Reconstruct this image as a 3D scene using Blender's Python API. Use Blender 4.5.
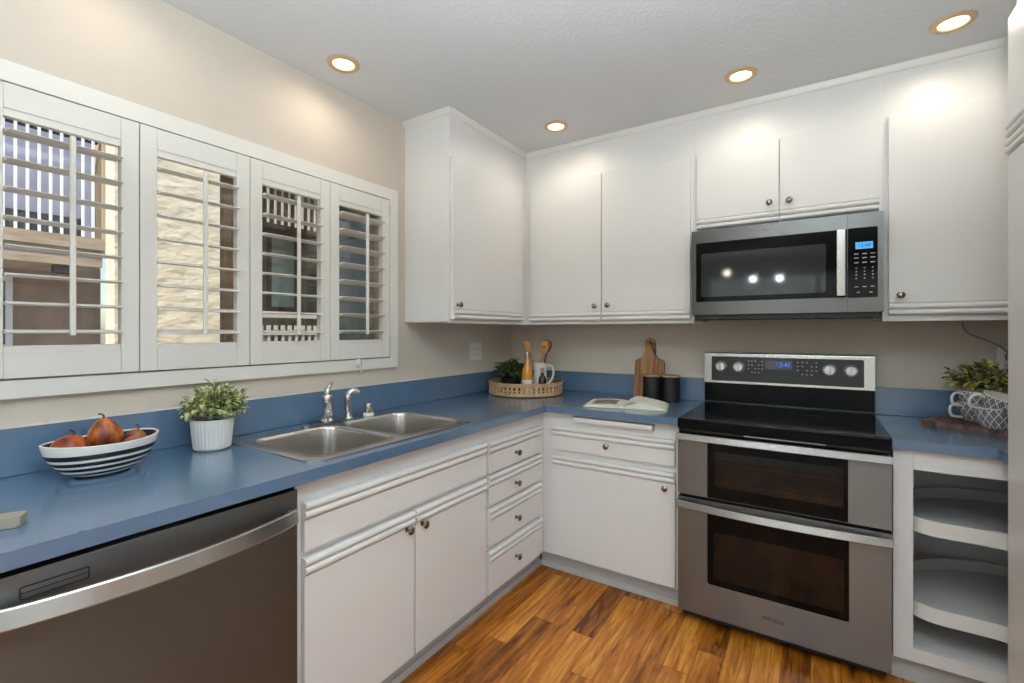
import bpy, bmesh, math, random
from math import sin, cos, pi, radians as R
from mathutils import Vector, Matrix
for o in list(bpy.data.objects):
    bpy.data.objects.remove(o)
S = bpy.context.scene
C = S.collection
random.seed(7)

# ------------------------------------------------------------------ camera, sky, sun, large lights, exposure
cd = bpy.data.cameras.new('camera'); cam = bpy.data.objects.new('camera', cd); C.objects.link(cam)
cd.sensor_width = 36.0; cd.lens = 469.56 * 36 / 1024; cd.shift_y = -0.00921; cd.clip_start = 0.02
cam.location = (1.8825, -2.8853, 1.3119); cam.rotation_euler = (pi / 2, 0, 0.5762)
S.camera = cam
S.view_settings.view_transform = 'Standard'; S.view_settings.look = 'None'
S.view_settings.gamma = 1.0; S.view_settings.use_curve_mapping = False
S.view_settings.exposure = -0.13

W = bpy.data.worlds.new('sky'); S.world = W; W.use_nodes = True
wn = W.node_tree.nodes; wl = W.node_tree.links
sky = wn.new('ShaderNodeTexSky'); sky.sky_type = 'NISHITA'; sky.sun_disc = False
sky.sun_elevation = R(48); sky.sun_rotation = R(150); sky.altitude = 50
wl.new(sky.outputs[0], wn['Background'].inputs[0]); wn['Background'].inputs[1].default_value = 0.22

def lamp(name, kind, loc, energy, color=(1, 1, 1), rot=(0, 0, 0), parent=None, **kw):
    d = bpy.data.lights.new(name, kind); d.energy = energy; d.color = color
    for k, v in kw.items(): setattr(d, k, v)
    o = bpy.data.objects.new(name, d); C.objects.link(o); o.location = loc; o.rotation_euler = rot
    if parent: o.parent = parent
    return o
sd = Vector((-0.42, 0.66, -0.72)).normalized()
lamp('sun', 'SUN', (3, -4, 8), 7.0, (1, .96, .89), sd.to_track_quat('-Z', 'Y').to_euler(), angle=R(0.6))
# added fill light behind the camera, set inside the unseen rear door
lamp('rear_fill', 'AREA', (1.9, -6.35, 1.20), 9, (0.82, 0.93, 1.0), (R(90), 0, 0), shape='RECTANGLE', size=3.2, size_y=2.0)
# added fill light from the unseen right side of the room
lamp('right_fill', 'AREA', (4.35, -3.9, 1.35), 6, (0.88, 0.97, 1.0), (R(90), 0, R(90)), shape='RECTANGLE', size=2.0, size_y=1.9)

# added upward fill that emulates a flash bounced off the ceiling
lamp('ceiling_bounce_fill', 'AREA', (1.95, -2.85, 1.72), 112, (0.79, 0.925, 0.99), (R(180), 0, 0), shape='DISK', size=.5)

# ------------------------------------------------------------------ materials
MAT = {}
def lin(c):
    return tuple((x / 12.92 if x <= .04045 else ((x + .055) / 1.055) ** 2.4) for x in [v / 255 for v in c]) + (1,)
def mat(name, rgb, rough=.5, metal=0, **kw):
    m = bpy.data.materials.new(name); m.use_nodes = True; MAT[name] = m
    nt = m.node_tree; n = nt.nodes; l = nt.links; b = n['Principled BSDF']
    b.inputs['Base Color'].default_value = lin(rgb); b.inputs['Roughness'].default_value = rough; b.inputs['Metallic'].default_value = metal
    if 'spec' in kw: b.inputs['Specular IOR Level'].default_value = kw['spec']
    if 'coat' in kw: b.inputs['Coat Weight'].default_value = kw['coat']; b.inputs['Coat Roughness'].default_value = .05
    if 'aniso' in kw: b.inputs['Anisotropic'].default_value = kw['aniso']; b.inputs['Anisotropic Rotation'].default_value = kw.get('arot', 0.25)
    if 'sss' in kw: b.inputs['Subsurface Weight'].default_value = kw['sss']
    tc = n.new('ShaderNodeTexCoord')
    def noise(scale, detail=3, sc=None, rough=.5):
        t = n.new('ShaderNodeTexNoise'); t.inputs['Scale'].default_value = scale; t.inputs['Detail'].default_value = detail
        t.inputs['Roughness'].default_value = rough
        mp = n.new('ShaderNodeMapping'); l.new(tc.outputs['Object'], mp.inputs[0]); l.new(mp.outputs[0], t.inputs['Vector'])
        if sc: mp.inputs['Scale'].default_value = sc
        return t
    if 'mix' in kw:   # (rgb2, scale, stretch, lo, hi)
        c2, sc, st, lo, hi = kw['mix']
        t = noise(sc, 5, st); r = n.new('ShaderNodeValToRGB')
        r.color_ramp.elements[0].position = lo; r.color_ramp.elements[1].position = hi
        r.color_ramp.elements[0].color = lin(rgb); r.color_ramp.elements[1].color = lin(c2)
        l.new(t.outputs['Fac'], r.inputs[0]); l.new(r.outputs[0], b.inputs['Base Color'])
    if 'bump' in kw:  # (scale, strength, distance, stretch)
        sc, st, di = kw['bump'][:3]
        t = noise(sc, 3, kw['bump'][3] if len(kw['bump']) > 3 else None); bp = n.new('ShaderNodeBump')
        bp.inputs['Strength'].default_value = st; bp.inputs['Distance'].default_value = di
        l.new(t.outputs['Fac'], bp.inputs['Height']); l.new(bp.outputs[0], b.inputs['Normal'])
    if 'rvar' in kw:  # (scale, stretch, lo, hi)
        sc, st, lo, hi = kw['rvar']
        t = noise(sc, 4, st); mr = n.new('ShaderNodeMapRange'); mr.inputs['From Min'].default_value = .3; mr.inputs['From Max'].default_value = .7
        mr.inputs['To Min'].default_value = lo; mr.inputs['To Max'].default_value = hi
        l.new(t.outputs['Fac'], mr.inputs[0]); l.new(mr.outputs[0], b.inputs['Roughness'])
    if 'emit' in kw:
        b.inputs['Emission Color'].default_value = lin(rgb); b.inputs['Emission Strength'].default_value = kw['emit']
    return m
def glass(name, tint, gl=.12, alpha=None):
    m = bpy.data.materials.new(name); m.use_nodes = True; MAT[name] = m
    nt = m.node_tree; n = nt.nodes; l = nt.links; n.remove(n['Principled BSDF'])
    tr = n.new('ShaderNodeBsdfTransparent'); tr.inputs[0].default_value = lin(tint)
    g = n.new('ShaderNodeBsdfGlossy'); g.inputs['Roughness'].default_value = .04
    f = n.new('ShaderNodeFresnel'); f.inputs[0].default_value = 1.5
    mx = n.new('ShaderNodeMixShader'); l.new(f.outputs[0], mx.inputs[0]); l.new(tr.outputs[0], mx.inputs[1]); l.new(g.outputs[0], mx.inputs[2])
    l.new(mx.outputs[0], n['Material Output'].inputs[0])
    return m
mat('cabinet_white', (226, 224, 221), .38, bump=(220, .05, .002))
mat('cabinet_inside', (224, 222, 218), .55)
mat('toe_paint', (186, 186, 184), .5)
mat('trim_white', (226, 222, 214), .4)
mat('shutter_white', (222, 218, 210), .42)
mat('wall_beige', (204, 192, 178), .85, bump=(95, .28, .006))
mat('wall_plain', (206, 201, 194), .85)
mat('ceiling_white', (216, 217, 218), .9, bump=(75, .35, .006))
mat('carpet_beige', (200, 194, 186), .95, bump=(300, .6, .004))
mat('chrome', (200, 200, 200), .12, 1)
mat('knob_nickel', (146, 140, 134), .25, 1)
mat('stainless', (176, 173, 169), .30, 1, aniso=.75)
mat('stainless_oven', (98, 97, 95), .26, 1, aniso=.75)
mat('stainless_dark', (112, 115, 117), .38, 1, aniso=.8)
mat('stainless_range', (128, 128, 127), .34, 1, aniso=.75)
mat('stainless_bright', (172, 168, 163), .26, 1)
mat('sink_steel', (212, 207, 200), .26, 1)
mat('microwave_glass', (40, 42, 44), .05, spec=.5)
mat('black_glass', (8, 8, 9), .08, spec=.16)
mat('black_enamel', (13, 13, 14), .18)
mat('panel_glass', (46, 45, 45), .22, spec=.3)
mat('black_matte', (24, 24, 25), .5)
mat('black_plastic', (18, 18, 19), .4)
mat('grey_mark', (165, 165, 168), .5)
mat('dark_mark', (52, 47, 44), .5)
mat('oven_inside', (58, 34, 24), .6)
mat('rack_wire', (150, 145, 140), .3, 1)
mat('display_blue', (48, 110, 225), .4, emit=1.3)
mat('display_back', (6, 14, 46), .2, coat=.3)
mat('display_cyan', (62, 150, 205), .4, emit=.9)
mat('display_text', (8, 38, 70), .4)
mat('knob_silver', (214, 213, 210), .3, .35)
mat('outlet_white', (226, 221, 214), .35)
mat('socket_dark', (60, 56, 52), .5)
mat('ceramic_white', (226, 224, 218), .25)
mat('pot_ribbed', (214, 213, 210), .55)
mat('soil', (48, 38, 30), .95, bump=(80, .8, .01))
mat('leaf_pale', (184, 190, 130), .6, mix=((128, 142, 92), 60, None, .35, .65))
mat('leaf_pale_tip', (212, 210, 160), .6, mix=((164, 174, 108), 60, None, .35, .65))
mat('leaf_dark', (62, 88, 40), .5, mix=((100, 128, 58), 50, None, .4, .7))
mat('leaf_olive', (150, 148, 90), .55, mix=((100, 90, 70), 50, None, .4, .6))
mat('leaf_yellow', (214, 198, 84), .55)
mat('stem_brown', (86, 68, 48), .8)
mat('fruit_orange', (178, 78, 28), .42, mix=((96, 34, 16), 26, (1, 1, .35), .42, .66), bump=(30, .4, .006))
mat('fruit_amber', (196, 112, 46), .42, mix=((104, 42, 18), 24, (1.6, 1.6, .3), .42, .66), bump=(30, .4, .006))
mat('fruit_tan', (164, 98, 62), .5, mix=((104, 58, 36), 24, None, .4, .65), bump=(30, .4, .006))
mat('basket_wood', (205, 172, 132), .6, mix=((178, 140, 98), 40, (1, 1, 4), .4, .65))
mat('basket_dark', (92, 66, 42), .7)
mat('wood_spoon', (190, 140, 84), .55, mix=((160, 108, 58), 40, (4, 4, .6), .4, .65))
mat('wood_spoon_dark', (150, 92, 46), .55, mix=((116, 66, 32), 40, (4, 4, .6), .4, .65))
mat('board_wood', (176, 128, 82), .5, mix=((128, 84, 50), 9, (6, 1, .5), .42, .62))
mat('board_edge', (92, 62, 40), .6)
mat('lid_wood', (170, 140, 108), .6)
mat('leather_cord', (60, 40, 28), .8)
mat('dark_wood', (118, 84, 72), .55, mix=((78, 54, 46), 22, (4, 1, 1), .4, .6))
mat('bottle_amber', (206, 138, 44), .12, coat=.5)
mat('bottle_dark', (36, 26, 24), .15, coat=.5)
mat('paper', (226, 224, 214), .8, mix=((214, 210, 196), 30, None, .4, .7))
mat('book_cover', (206, 212, 182), .5)
mat('picture_grey', (148, 138, 122), .8, mix=((90, 78, 66), 34, None, .42, .6))
mat('soap_grey', (150, 142, 128), .7, bump=(90, .3, .003))
mat('clear_plastic', (214, 212, 208), .15, spec=.6)
mat('cord_grey', (150, 144, 138), .6)
mat('brass_ring', (206, 176, 138), .4, .25)
mat('lamp_glow', (255, 226, 176), .4, emit=9)
mat('shelf_white', (228, 226, 221), .4)
mat('gap_dark', (30, 29, 29), .8)
# exterior
mat('stucco_cream', (232, 221, 198), .95, mix=((222, 205, 174), 9, (1, 1, 2), .45, .75), bump=(9, .8, .02, (1, 1, 2)))
mat('stucco_brown', (172, 148, 130), .95, mix=((150, 126, 108), 3, None, .4, .7), bump=(30, .5, .01))
mat('fascia_beige', (178, 160, 138), .9, mix=((150, 132, 112), 3, (1, 1, 6), .4, .7))
mat('slate_wall', (150, 152, 172), .9)
mat('slate_dark', (58, 58, 70), .9)
mat('rail_white', (235, 235, 235), .6)
mat('post_brown', (116, 84, 60), .9, mix=((84, 58, 42), 12, (3, 3, .4), .4, .6))
mat('shade_brown', (92, 72, 56), .95)
mat('moss_wall', (128, 120, 98), .95, mix=((104, 94, 76), 3, None, .4, .6))
mat('win_green', (150, 166, 154), .2, coat=.3)
mat('win_grey', (96, 104, 104), .2, coat=.3)
mat('ledge_white', (176, 166, 150), .8)
mat('beige_wall', (190, 168, 136), .9)
mat('concrete', (150, 146, 140), .95)
glass('window_glass', (247, 248, 247))
glass('smoke_glass', (150, 146, 140))

def counter_material():
    m = mat('counter_blue', (92, 121, 156), .3, spec=1.0)
    m.node_tree.nodes['Principled BSDF'].inputs['Coat Weight'].default_value = .7; m.node_tree.nodes['Principled BSDF'].inputs['Coat Roughness'].default_value = .22; n = m.node_tree.nodes; l = m.node_tree.links; b = n['Principled BSDF']
    tc = n.new('ShaderNodeTexCoord'); t = n.new('ShaderNodeTexNoise'); t.inputs['Scale'].default_value = 9; t.inputs['Detail'].default_value = 3; t.inputs['Roughness'].default_value = .5
    l.new(tc.outputs['Object'], t.inputs['Vector'])
    r = n.new('ShaderNodeValToRGB'); r.color_ramp.elements[0].position = .42; r.color_ramp.elements[1].position = .75
    r.color_ramp.elements[0].color = lin((82, 110, 139)); r.color_ramp.elements[1].color = lin((88, 115, 142))
    l.new(t.outputs['Fac'], r.inputs[0]); l.new(r.outputs[0], b.inputs['Base Color'])
    mr = n.new('ShaderNodeMapRange'); mr.inputs['From Min'].default_value = .35; mr.inputs['From Max'].default_value = .7
    mr.inputs['To Min'].default_value = .235; mr.inputs['To Max'].default_value = .265
    l.new(t.outputs['Fac'], mr.inputs[0]); l.new(mr.outputs[0], b.inputs['Roughness'])
counter_material()

def floor_material():
    m = mat('floor_planks', (150, 90, 40), .32); n = m.node_tree.nodes; l = m.node_tree.links; b = n['Principled BSDF']
    tc = n.new('ShaderNodeTexCoord'); mp = n.new('ShaderNodeMapping'); mp.inputs['Rotation'].default_value = (0, 0, R(90)); l.new(tc.outputs['Object'], mp.inputs[0])
    br = n.new('ShaderNodeTexBrick'); l.new(mp.outputs[0], br.inputs['Vector'])
    br.inputs['Scale'].default_value = 1; br.inputs['Brick Width'].default_value = .62; br.inputs['Row Height'].default_value = .098
    br.inputs['Mortar Size'].default_value = .0009; br.inputs['Mortar Smooth'].default_value = .1; br.inputs['Bias'].default_value = 0
    br.offset = .37; br.offset_frequency = 2; br.squash = 1.35; br.squash_frequency = 3
    br.inputs['Color1'].default_value = (0, 0, 0, 1); br.inputs['Color2'].default_value = (1, 1, 1, 1); br.inputs['Mortar'].default_value = (0.1, .1, .1, 1)
    # per plank offset of the grain
    sep = n.new('ShaderNodeSeparateColor'); l.new(br.outputs['Color'], sep.inputs[0])
    cb = n.new('ShaderNodeCombineXYZ'); mu = n.new('ShaderNodeMath'); mu.operation = 'MULTIPLY'; mu.inputs[1].default_value = 7.3
    l.new(sep.outputs[0], mu.inputs[0]); l.new(mu.outputs[0], cb.inputs[0]); l.new(mu.outputs[0], cb.inputs[2])
    ad = n.new('ShaderNodeVectorMath'); ad.operation = 'ADD'; l.new(mp.outputs[0], ad.inputs[0]); l.new(cb.outputs[0], ad.inputs[1])
    m2 = n.new('ShaderNodeMapping'); m2.inputs['Scale'].default_value = (1.0, 11, 1); l.new(ad.outputs[0], m2.inputs[0])
    g = n.new('ShaderNodeTexNoise'); g.inputs['Scale'].default_value = 3.2; g.inputs['Detail'].default_value = 8; g.inputs['Roughness'].default_value = .62; g.inputs['Distortion'].default_value = .9
    l.new(m2.outputs[0], g.inputs['Vector'])
    a2 = n.new('ShaderNodeMath'); a2.operation = 'MULTIPLY_ADD'; a2.inputs[1].default_value = .26; l.new(sep.outputs[0], a2.inputs[0])
    sc = n.new('ShaderNodeMath'); sc.operation = 'SUBTRACT'; l.new(g.outputs['Fac'], sc.inputs[0]); sc.inputs[1].default_value = .13
    l.new(sc.outputs[0], a2.inputs[2])
    r = n.new('ShaderNodeValToRGB'); e = r.color_ramp.elements
    e[0].position = .30; e[0].color = lin((94, 48, 12)); e[1].position = .70; e[1].color = lin((216, 148, 60))
    x = e.new(.42); x.color = lin((154, 88, 24)); x = e.new(.56); x.color = lin((188, 115, 38))
    l.new(a2.outputs[0], r.inputs[0])
    mx = n.new('ShaderNodeMix'); mx.data_type = 'RGBA'; l.new(br.outputs['Fac'], mx.inputs[0]); l.new(r.outputs[0], mx.inputs[6]); mx.inputs[7].default_value = lin((86, 46, 18))
    l.new(mx.outputs[2], b.inputs['Base Color'])
    bp = n.new('ShaderNodeBump'); bp.inputs['Strength'].default_value = .12; bp.inputs['Distance'].default_value = .002
    l.new(g.outputs['Fac'], bp.inputs['Height']); l.new(bp.outputs[0], b.inputs['Normal'])
floor_material()

def stripe_material():
    m = mat('bowl_stripes', (232, 230, 224), .25); n = m.node_tree.nodes; l = m.node_tree.links; b = n['Principled BSDF']
    tc = n.new('ShaderNodeTexCoord'); s = n.new('ShaderNodeSeparateXYZ'); l.new(tc.outputs['Object'], s.inputs[0])
    mr = n.new('ShaderNodeMapRange'); mr.inputs['From Min'].default_value = 0; mr.inputs['From Max'].default_value = .085; l.new(s.outputs[2], mr.inputs[0])
    r = n.new('ShaderNodeValToRGB'); r.color_ramp.interpolation = 'CONSTANT'; e = r.color_ramp.elements
    w = lin((232, 230, 224)); k = lin((22, 22, 24))
    e[0].position = 0; e[0].color = k; e[1].position = .045; e[1].color = w
    for p, c in ((.13, k), (.21, w), (.29, k), (.40, w), (.48, k), (.60, w), (.69, k), (.85, w)):
        x = e.new(p); x.color = c
    l.new(mr.outputs[0], r.inputs[0]); l.new(r.outputs[0], b.inputs['Base Color'])
stripe_material()

def mug_material():
    m = mat('mug_pattern', (228, 226, 220), .3); n = m.node_tree.nodes; l = m.node_tree.links; b = n['Principled BSDF']
    tc = n.new('ShaderNodeTexCoord'); s = n.new('ShaderNodeSeparateXYZ'); l.new(tc.outputs['Object'], s.inputs[0])
    def M(op, a, bb=None):
        q = n.new('ShaderNodeMath'); q.operation = op
        for i, v in enumerate((a, bb)):
            if v is None: continue
            if isinstance(v, (int, float)): q.inputs[i].default_value = v
            else: l.new(v, q.inputs[i])
        return q.outputs[0]
    ang = M('ARCTAN2', s.outputs[1], s.outputs[0]); az = M('MULTIPLY', ang, 8.0); kz = M('MULTIPLY', s.outputs[2], 75.0)
    a = M('ABSOLUTE', M('SINE', M('ADD', az, kz))); c = M('ABSOLUTE', M('SINE', M('SUBTRACT', az, kz)))
    mn = M('MINIMUM', a, c); fine = M('ABSOLUTE', M('SINE', M('ADD', M('MULTIPLY', az, 4.0), M('MULTIPLY', kz, 3.0))))
    line = M('GREATER_THAN', mn, .20); dk = M('MULTIPLY', line, M('GREATER_THAN', fine, .28))
    mx = n.new('ShaderNodeMix'); mx.data_type = 'RGBA'; l.new(dk, mx.inputs[0]); mx.inputs[6].default_value = lin((228, 226, 220)); mx.inputs[7].default_value = lin((78, 80, 80))
    l.new(mx.outputs[2], b.inputs['Base Color'])
mug_material()

# ------------------------------------------------------------------ mesh helpers
def new(): return bmesh.new()
def box(bm, x0, y0, z0, x1, y1, z1, bev=0, seg=2):
    x0, x1 = sorted((x0, x1)); y0, y1 = sorted((y0, y1)); z0, z1 = sorted((z0, z1))
    g = bmesh.ops.create_cube(bm, size=1)['verts']
    for v in g:
        v.co = Vector(((x0 + x1) / 2 + v.co.x * (x1 - x0), (y0 + y1) / 2 + v.co.y * (y1 - y0), (z0 + z1) / 2 + v.co.z * (z1 - z0)))
    if bev:
        es = list({e for v in g for e in v.link_edges})
        bmesh.ops.bevel(bm, geom=es, offset=bev, segments=seg, profile=.5, affect='EDGES')
    return bm
def frame_of(d):
    d = d.normalized(); u = d.cross(Vector((0, 0, 1)))
    if u.length < 1e-3: u = d.cross(Vector((0, 1, 0)))
    u.normalize(); return u, d.cross(u).normalized()
def tube(bm, pts, r, seg=12, sx=1, cap=True):
    pts = [Vector(p) for p in pts]; n = len(pts); rs = r if isinstance(r, (list, tuple)) else [r] * n
    rings = []; u0 = None
    for i, p in enumerate(pts):
        d = (pts[min(i + 1, n - 1)] - pts[max(i - 1, 0)])
        if u0 is None: u, v = frame_of(d)
        else:
            u = u0 - d.normalized() * u0.dot(d.normalized()); u.normalize(); v = d.normalized().cross(u)
        u0 = u
        rings.append([bm.verts.new(p + (u * cos(2 * pi * k / seg) * sx + v * sin(2 * pi * k / seg)) * rs[i]) for k in range(seg)])
    for a, b in zip(rings, rings[1:]):
        for k in range(seg): bm.faces.new((a[k], a[(k + 1) % seg], b[(k + 1) % seg], b[k]))
    if cap: bm.faces.new(rings[0][::-1]); bm.faces.new(rings[-1])
    return bm
def spl(P, n=6):
    P = [Vector(p) for p in P]; Q = [2 * P[0] - P[1]] + P + [2 * P[-1] - P[-2]]; out = []
    for i in range(1, len(Q) - 2):
        a, b, c, d = Q[i - 1:i + 3]
        for k in range(n):
            t = k / n; out.append(.5 * ((2 * b) + (c - a) * t + (2 * a - 5 * b + 4 * c - d) * t * t + (3 * b - a - 3 * c + d) * t ** 3))
    return out + [P[-1]]
def cyl(bm, p0, p1, r0, r1=None, seg=24): return tube(bm, [p0, p1], [r0, r0 if r1 is None else r1], seg)
def lathe(bm, prof, c=(0, 0, 0), seg=32, sx=1, sy=1, fn=None):
    rings = []
    for (r, z) in prof:
        if r < 1e-6: rings.append([bm.verts.new((c[0], c[1], c[2] + z))]); continue
        ring = []
        for k in range(seg):
            a = 2 * pi * k / seg; rr = r * (fn(a, z) if fn else 1)
            ring.append(bm.verts.new((c[0] + rr * cos(a) * sx, c[1] + rr * sin(a) * sy, c[2] + z)))
        rings.append(ring)
    for a, b in zip(rings, rings[1:]):
        for k in range(seg):
            k2 = (k + 1) % seg
            if len(a) == 1 and len(b) == 1: continue
            if len(a) == 1: bm.faces.new((a[0], b[k2], b[k]))
            elif len(b) == 1: bm.faces.new((a[k], a[k2], b[0]))
            else: bm.faces.new((a[k], a[k2], b[k2], b[k]))
    return bm
def prism(bm, pts, vec):
    vec = Vector(vec); a = [bm.verts.new(p) for p in pts]; b = [bm.verts.new(Vector(p) + vec) for p in pts]; n = len(pts)
    bm.faces.new(a[::-1]); bm.faces.new(b)
    for i in range(n): bm.faces.new((a[i], a[(i + 1) % n], b[(i + 1) % n], b[i]))
    return bm
def plate(bm, outer, holes, mp, d0, d1):
    """flat plate with holes; mp(u, v, d) -> point"""
    rows = []
    for d in (d0, d1):
        es = []; lp = []
        for loop in [outer] + holes:
            vs = [bm.verts.new(mp(u, v, d)) for u, v in loop]; lp.append(vs)
            for i in range(len(vs)): es.append(bm.edges.new((vs[i], vs[(i + 1) % len(vs)])))
        bmesh.ops.triangle_fill(bm, edges=es, use_beauty=True, use_dissolve=False)
        rows.append(lp)
    for A, B in zip(*rows):
        n = len(A)
        for i in range(n): bm.faces.new((A[i], A[(i + 1) % n], B[(i + 1) % n], B[i]))
    return bm
def rect(u0, v0, u1, v1): return [(u0, v0), (u1, v0), (u1, v1), (u0, v1)]
def rrect(u0, v0, u1, v1, r, n=5):
    P = []
    for cx, cy, a in ((u1 - r, v1 - r, 0), (u0 + r, v1 - r, 90), (u0 + r, v0 + r, 180), (u1 - r, v0 + r, 270)):
        for i in range(n + 1):
            t = R(a + 90 * i / n); P.append((cx + r * cos(t), cy + r * sin(t)))
    return P
def wloc(o):
    v = Vector((0, 0, 0))
    while o: v += o.location; o = o.parent
    return v
def obj(name, bm, m, parent=None, loc=None, ang=38):
    bmesh.ops.remove_doubles(bm, verts=bm.verts, dist=1e-6)
    bmesh.ops.recalc_face_normals(bm, faces=bm.faces)
    off = Vector(loc) if loc else (wloc(parent) if parent else None)
    if off is not None: bmesh.ops.translate(bm, vec=-off, verts=bm.verts)
    for f in bm.faces: f.smooth = True
    for e in bm.edges:
        if len(e.link_faces) != 2 or e.calc_face_angle(0) > R(ang): e.smooth = False
    me = bpy.data.meshes.new(name); bm.to_mesh(me); bm.free()
    for x in (m if isinstance(m, list) else [m]): me.materials.append(MAT[x])
    o = bpy.data.objects.new(name, me); C.objects.link(o)
    wn_ = o.modifiers.new('weighted_normal', 'WEIGHTED_NORMAL'); wn_.keep_sharp = True; wn_.weight = 90
    if parent: o.parent = parent
    elif loc: o.location = loc
    return o
def thing(name, label, cat, loc=(0, 0, 0), group=None):
    o = bpy.data.objects.new(name, None); C.objects.link(o); o.empty_display_size = .05; o.location = loc
    o['label'] = label; o['category'] = cat
    if group: o['group'] = group
    return o
def tag(o, label, cat, group=None):
    o['label'] = label; o['category'] = cat
    if group: o['group'] = group
    return o
def struct(o): o['kind'] = 'structure'; return o
def text(name, s, size, loc, m, parent, rot=(pi / 2, 0, 0), depth=.0006, align='CENTER'):
    cu = bpy.data.curves.new(name, 'FONT'); cu.body = s; cu.size = size; cu.align_x = align; cu.align_y = 'CENTER'; cu.extrude = depth
    t = bpy.data.objects.new(name, cu); C.objects.link(t)
    me = bpy.data.meshes.new_from_object(t.evaluated_get(bpy.context.evaluated_depsgraph_get()))
    bpy.data.objects.remove(t); me.name = name
    from mathutils import Euler
    me.transform(Matrix.Translation(Vector(loc) - wloc(parent)) @ Euler(rot).to_matrix().to_4x4())
    me.materials.clear(); me.materials.append(MAT[m])
    o = bpy.data.objects.new(name, me); C.objects.link(o); o.parent = parent
    return o
def copy_tree(o, parent=None):
    c = o.copy(); C.objects.link(c); c.parent = parent
    for ch in list(o.children): copy_tree(ch, c)
    return c
# facing: 'L' unit on the left wall (faces +x), 'B' on the back wall (faces -y), 'R' on the right (faces -x)
def fmap(face, base):
    if face == 'L': return lambda w, d, z: (base + d, w, z)
    if face == 'B': return lambda w, d, z: (w, base - d, z)
    return lambda w, d, z: (base - d, w, z)

# ------------------------------------------------------------------ the room
H = 2.447; XR = 3.04; YB = -6.45
bm = new(); box(bm, -.14, -3.7, -.12, 4.55, .14, 0); struct(obj('floor', bm, 'floor_planks'))
bm = new(); box(bm, -.14, YB - .1, -.12, 4.55, -3.7005, .004); struct(obj('floor_bounce', bm, 'carpet_beige'))  # unseen pale carpet, added to keep bounced and reflected light neutral
bm = new(); box(bm, -.14, YB - .1, H, 4.55, .14, H + .12); struct(obj('ceiling', bm, 'ceiling_white'))
bm = new(); box(bm, -.14, 0, 0, 4.55, .14, H); struct(obj('wall_back', bm, 'wall_beige'))
WY0, WY1, WZ0, WZ1 = -2.622, -1.186, 1.178, 2.0
bm = new(); plate(bm, rect(YB - .1, 0, 0, H), [rect(WY0, WZ0, WY1, WZ1)], lambda u, v, d: (d, u, v), -.14, 0)
struct(obj('wall_left', bm, 'wall_beige'))
bm = new(); box(bm, XR, -2.0, 0, XR + .1, 0, H); struct(obj('wall_right', bm, 'wall_plain'))
bm = new(); box(bm, XR + .1, -2.1, 0, 4.55, -2.0, H); struct(obj('wall_side', bm, 'wall_plain'))
bm = new(); plate(bm, rect(YB - .1, 0, -2.1, H), [rect(-5.0, .35, -2.8, 2.35)], lambda u, v, d: (d, u, v), 4.45, 4.55); struct(obj('wall_living', bm, 'wall_plain'))
bm = new(); plate(bm, rect(0, 0, 4.45, H), [rect(.3, .12, 3.5, 2.25)], lambda u, v, d: (u, d, v), YB - .1, YB); struct(obj('wall_rear', bm, 'wall_plain'))
dr = struct(bpy.data.objects.new('door_1', None)); C.objects.link(dr); dr.location = (1.9, YB - .05, .12)
bm = new(); plate(bm, rect(.3, .12, 3.5, 2.25), [rect(.36, .18, 1.86, 2.19), rect(1.94, .18, 3.44, 2.19)], lambda u, v, d: (u, d, v), YB - .07, YB - .03); obj('door_frame', bm, 'trim_white', dr)
bm = new(); box(bm, .36, YB - .053, .18, 1.86, YB - .047, 2.19); obj('door_glass', bm, 'window_glass', dr)
bm = new(); box(bm, 1.94, YB - .053, .18, 3.44, YB - .047, 2.19); obj('door_glass', bm, 'window_glass', dr)

# window behind the shutters
win = struct(bpy.data.objects.new('window_1', None)); C.objects.link(win); win.location = (-.07, (WY0 + WY1) / 2, WZ0)
bm = new(); plate(bm, rect(WY0 - .058, WZ0 - .05, WY1 + .056, WZ1 + .057), [rect(WY0, WZ0, WY1, WZ1)], lambda u, v, d: (d, u, v), 0, .022)
obj('window_casing', bm, 'trim_white', win)
ym = -1.93
bm = new(); plate(bm, rect(WY0, WZ0, WY1, WZ1), [rect(WY0 + .03, WZ0 + .035, ym - .015, WZ1 - .035), rect(ym + .015, WZ0 + .035, WY1 - .03, WZ1 - .035)], lambda u, v, d: (d, u, v), -.125, -.095)
obj('window_frame', bm, 'fascia_beige', win)
for a, b in ((WY0 + .03, ym - .015), (ym + .015, WY1 - .03)):
    bm = new(); box(bm, -.112, a, WZ0 + .035, -.108, b, WZ1 - .035); obj('window_pane', bm, 'window_glass', win)

# crown moulding
def crown(name, pts):
    bm = new()
    for (a, b) in zip(pts, pts[1:]):
        a = Vector(a); b = Vector(b); d = (b - a).normalized(); nrm = Vector((d.y, -d.x, 0))
        prof = [(0, 2.419), (.006, 2.419), (.012, 2.428), (.016, 2.440), (.022, 2.446), (0, 2.446)]
        prism(bm, [a + nrm * p + Vector((0, 0, z)) for p, z in prof], b - a)
    return struct(obj(name, bm, 'trim_white'))
FD = .318
crown('trim_1', [(FD, -FD, 0), (XR - .01, -FD, 0)])
crown('trim_2', [(FD, -1.0645, 0), (FD, -FD, 0)])
crown('trim_3', [(.001, -1.0625, 0), (FD + .02, -1.0625, 0)])

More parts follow.
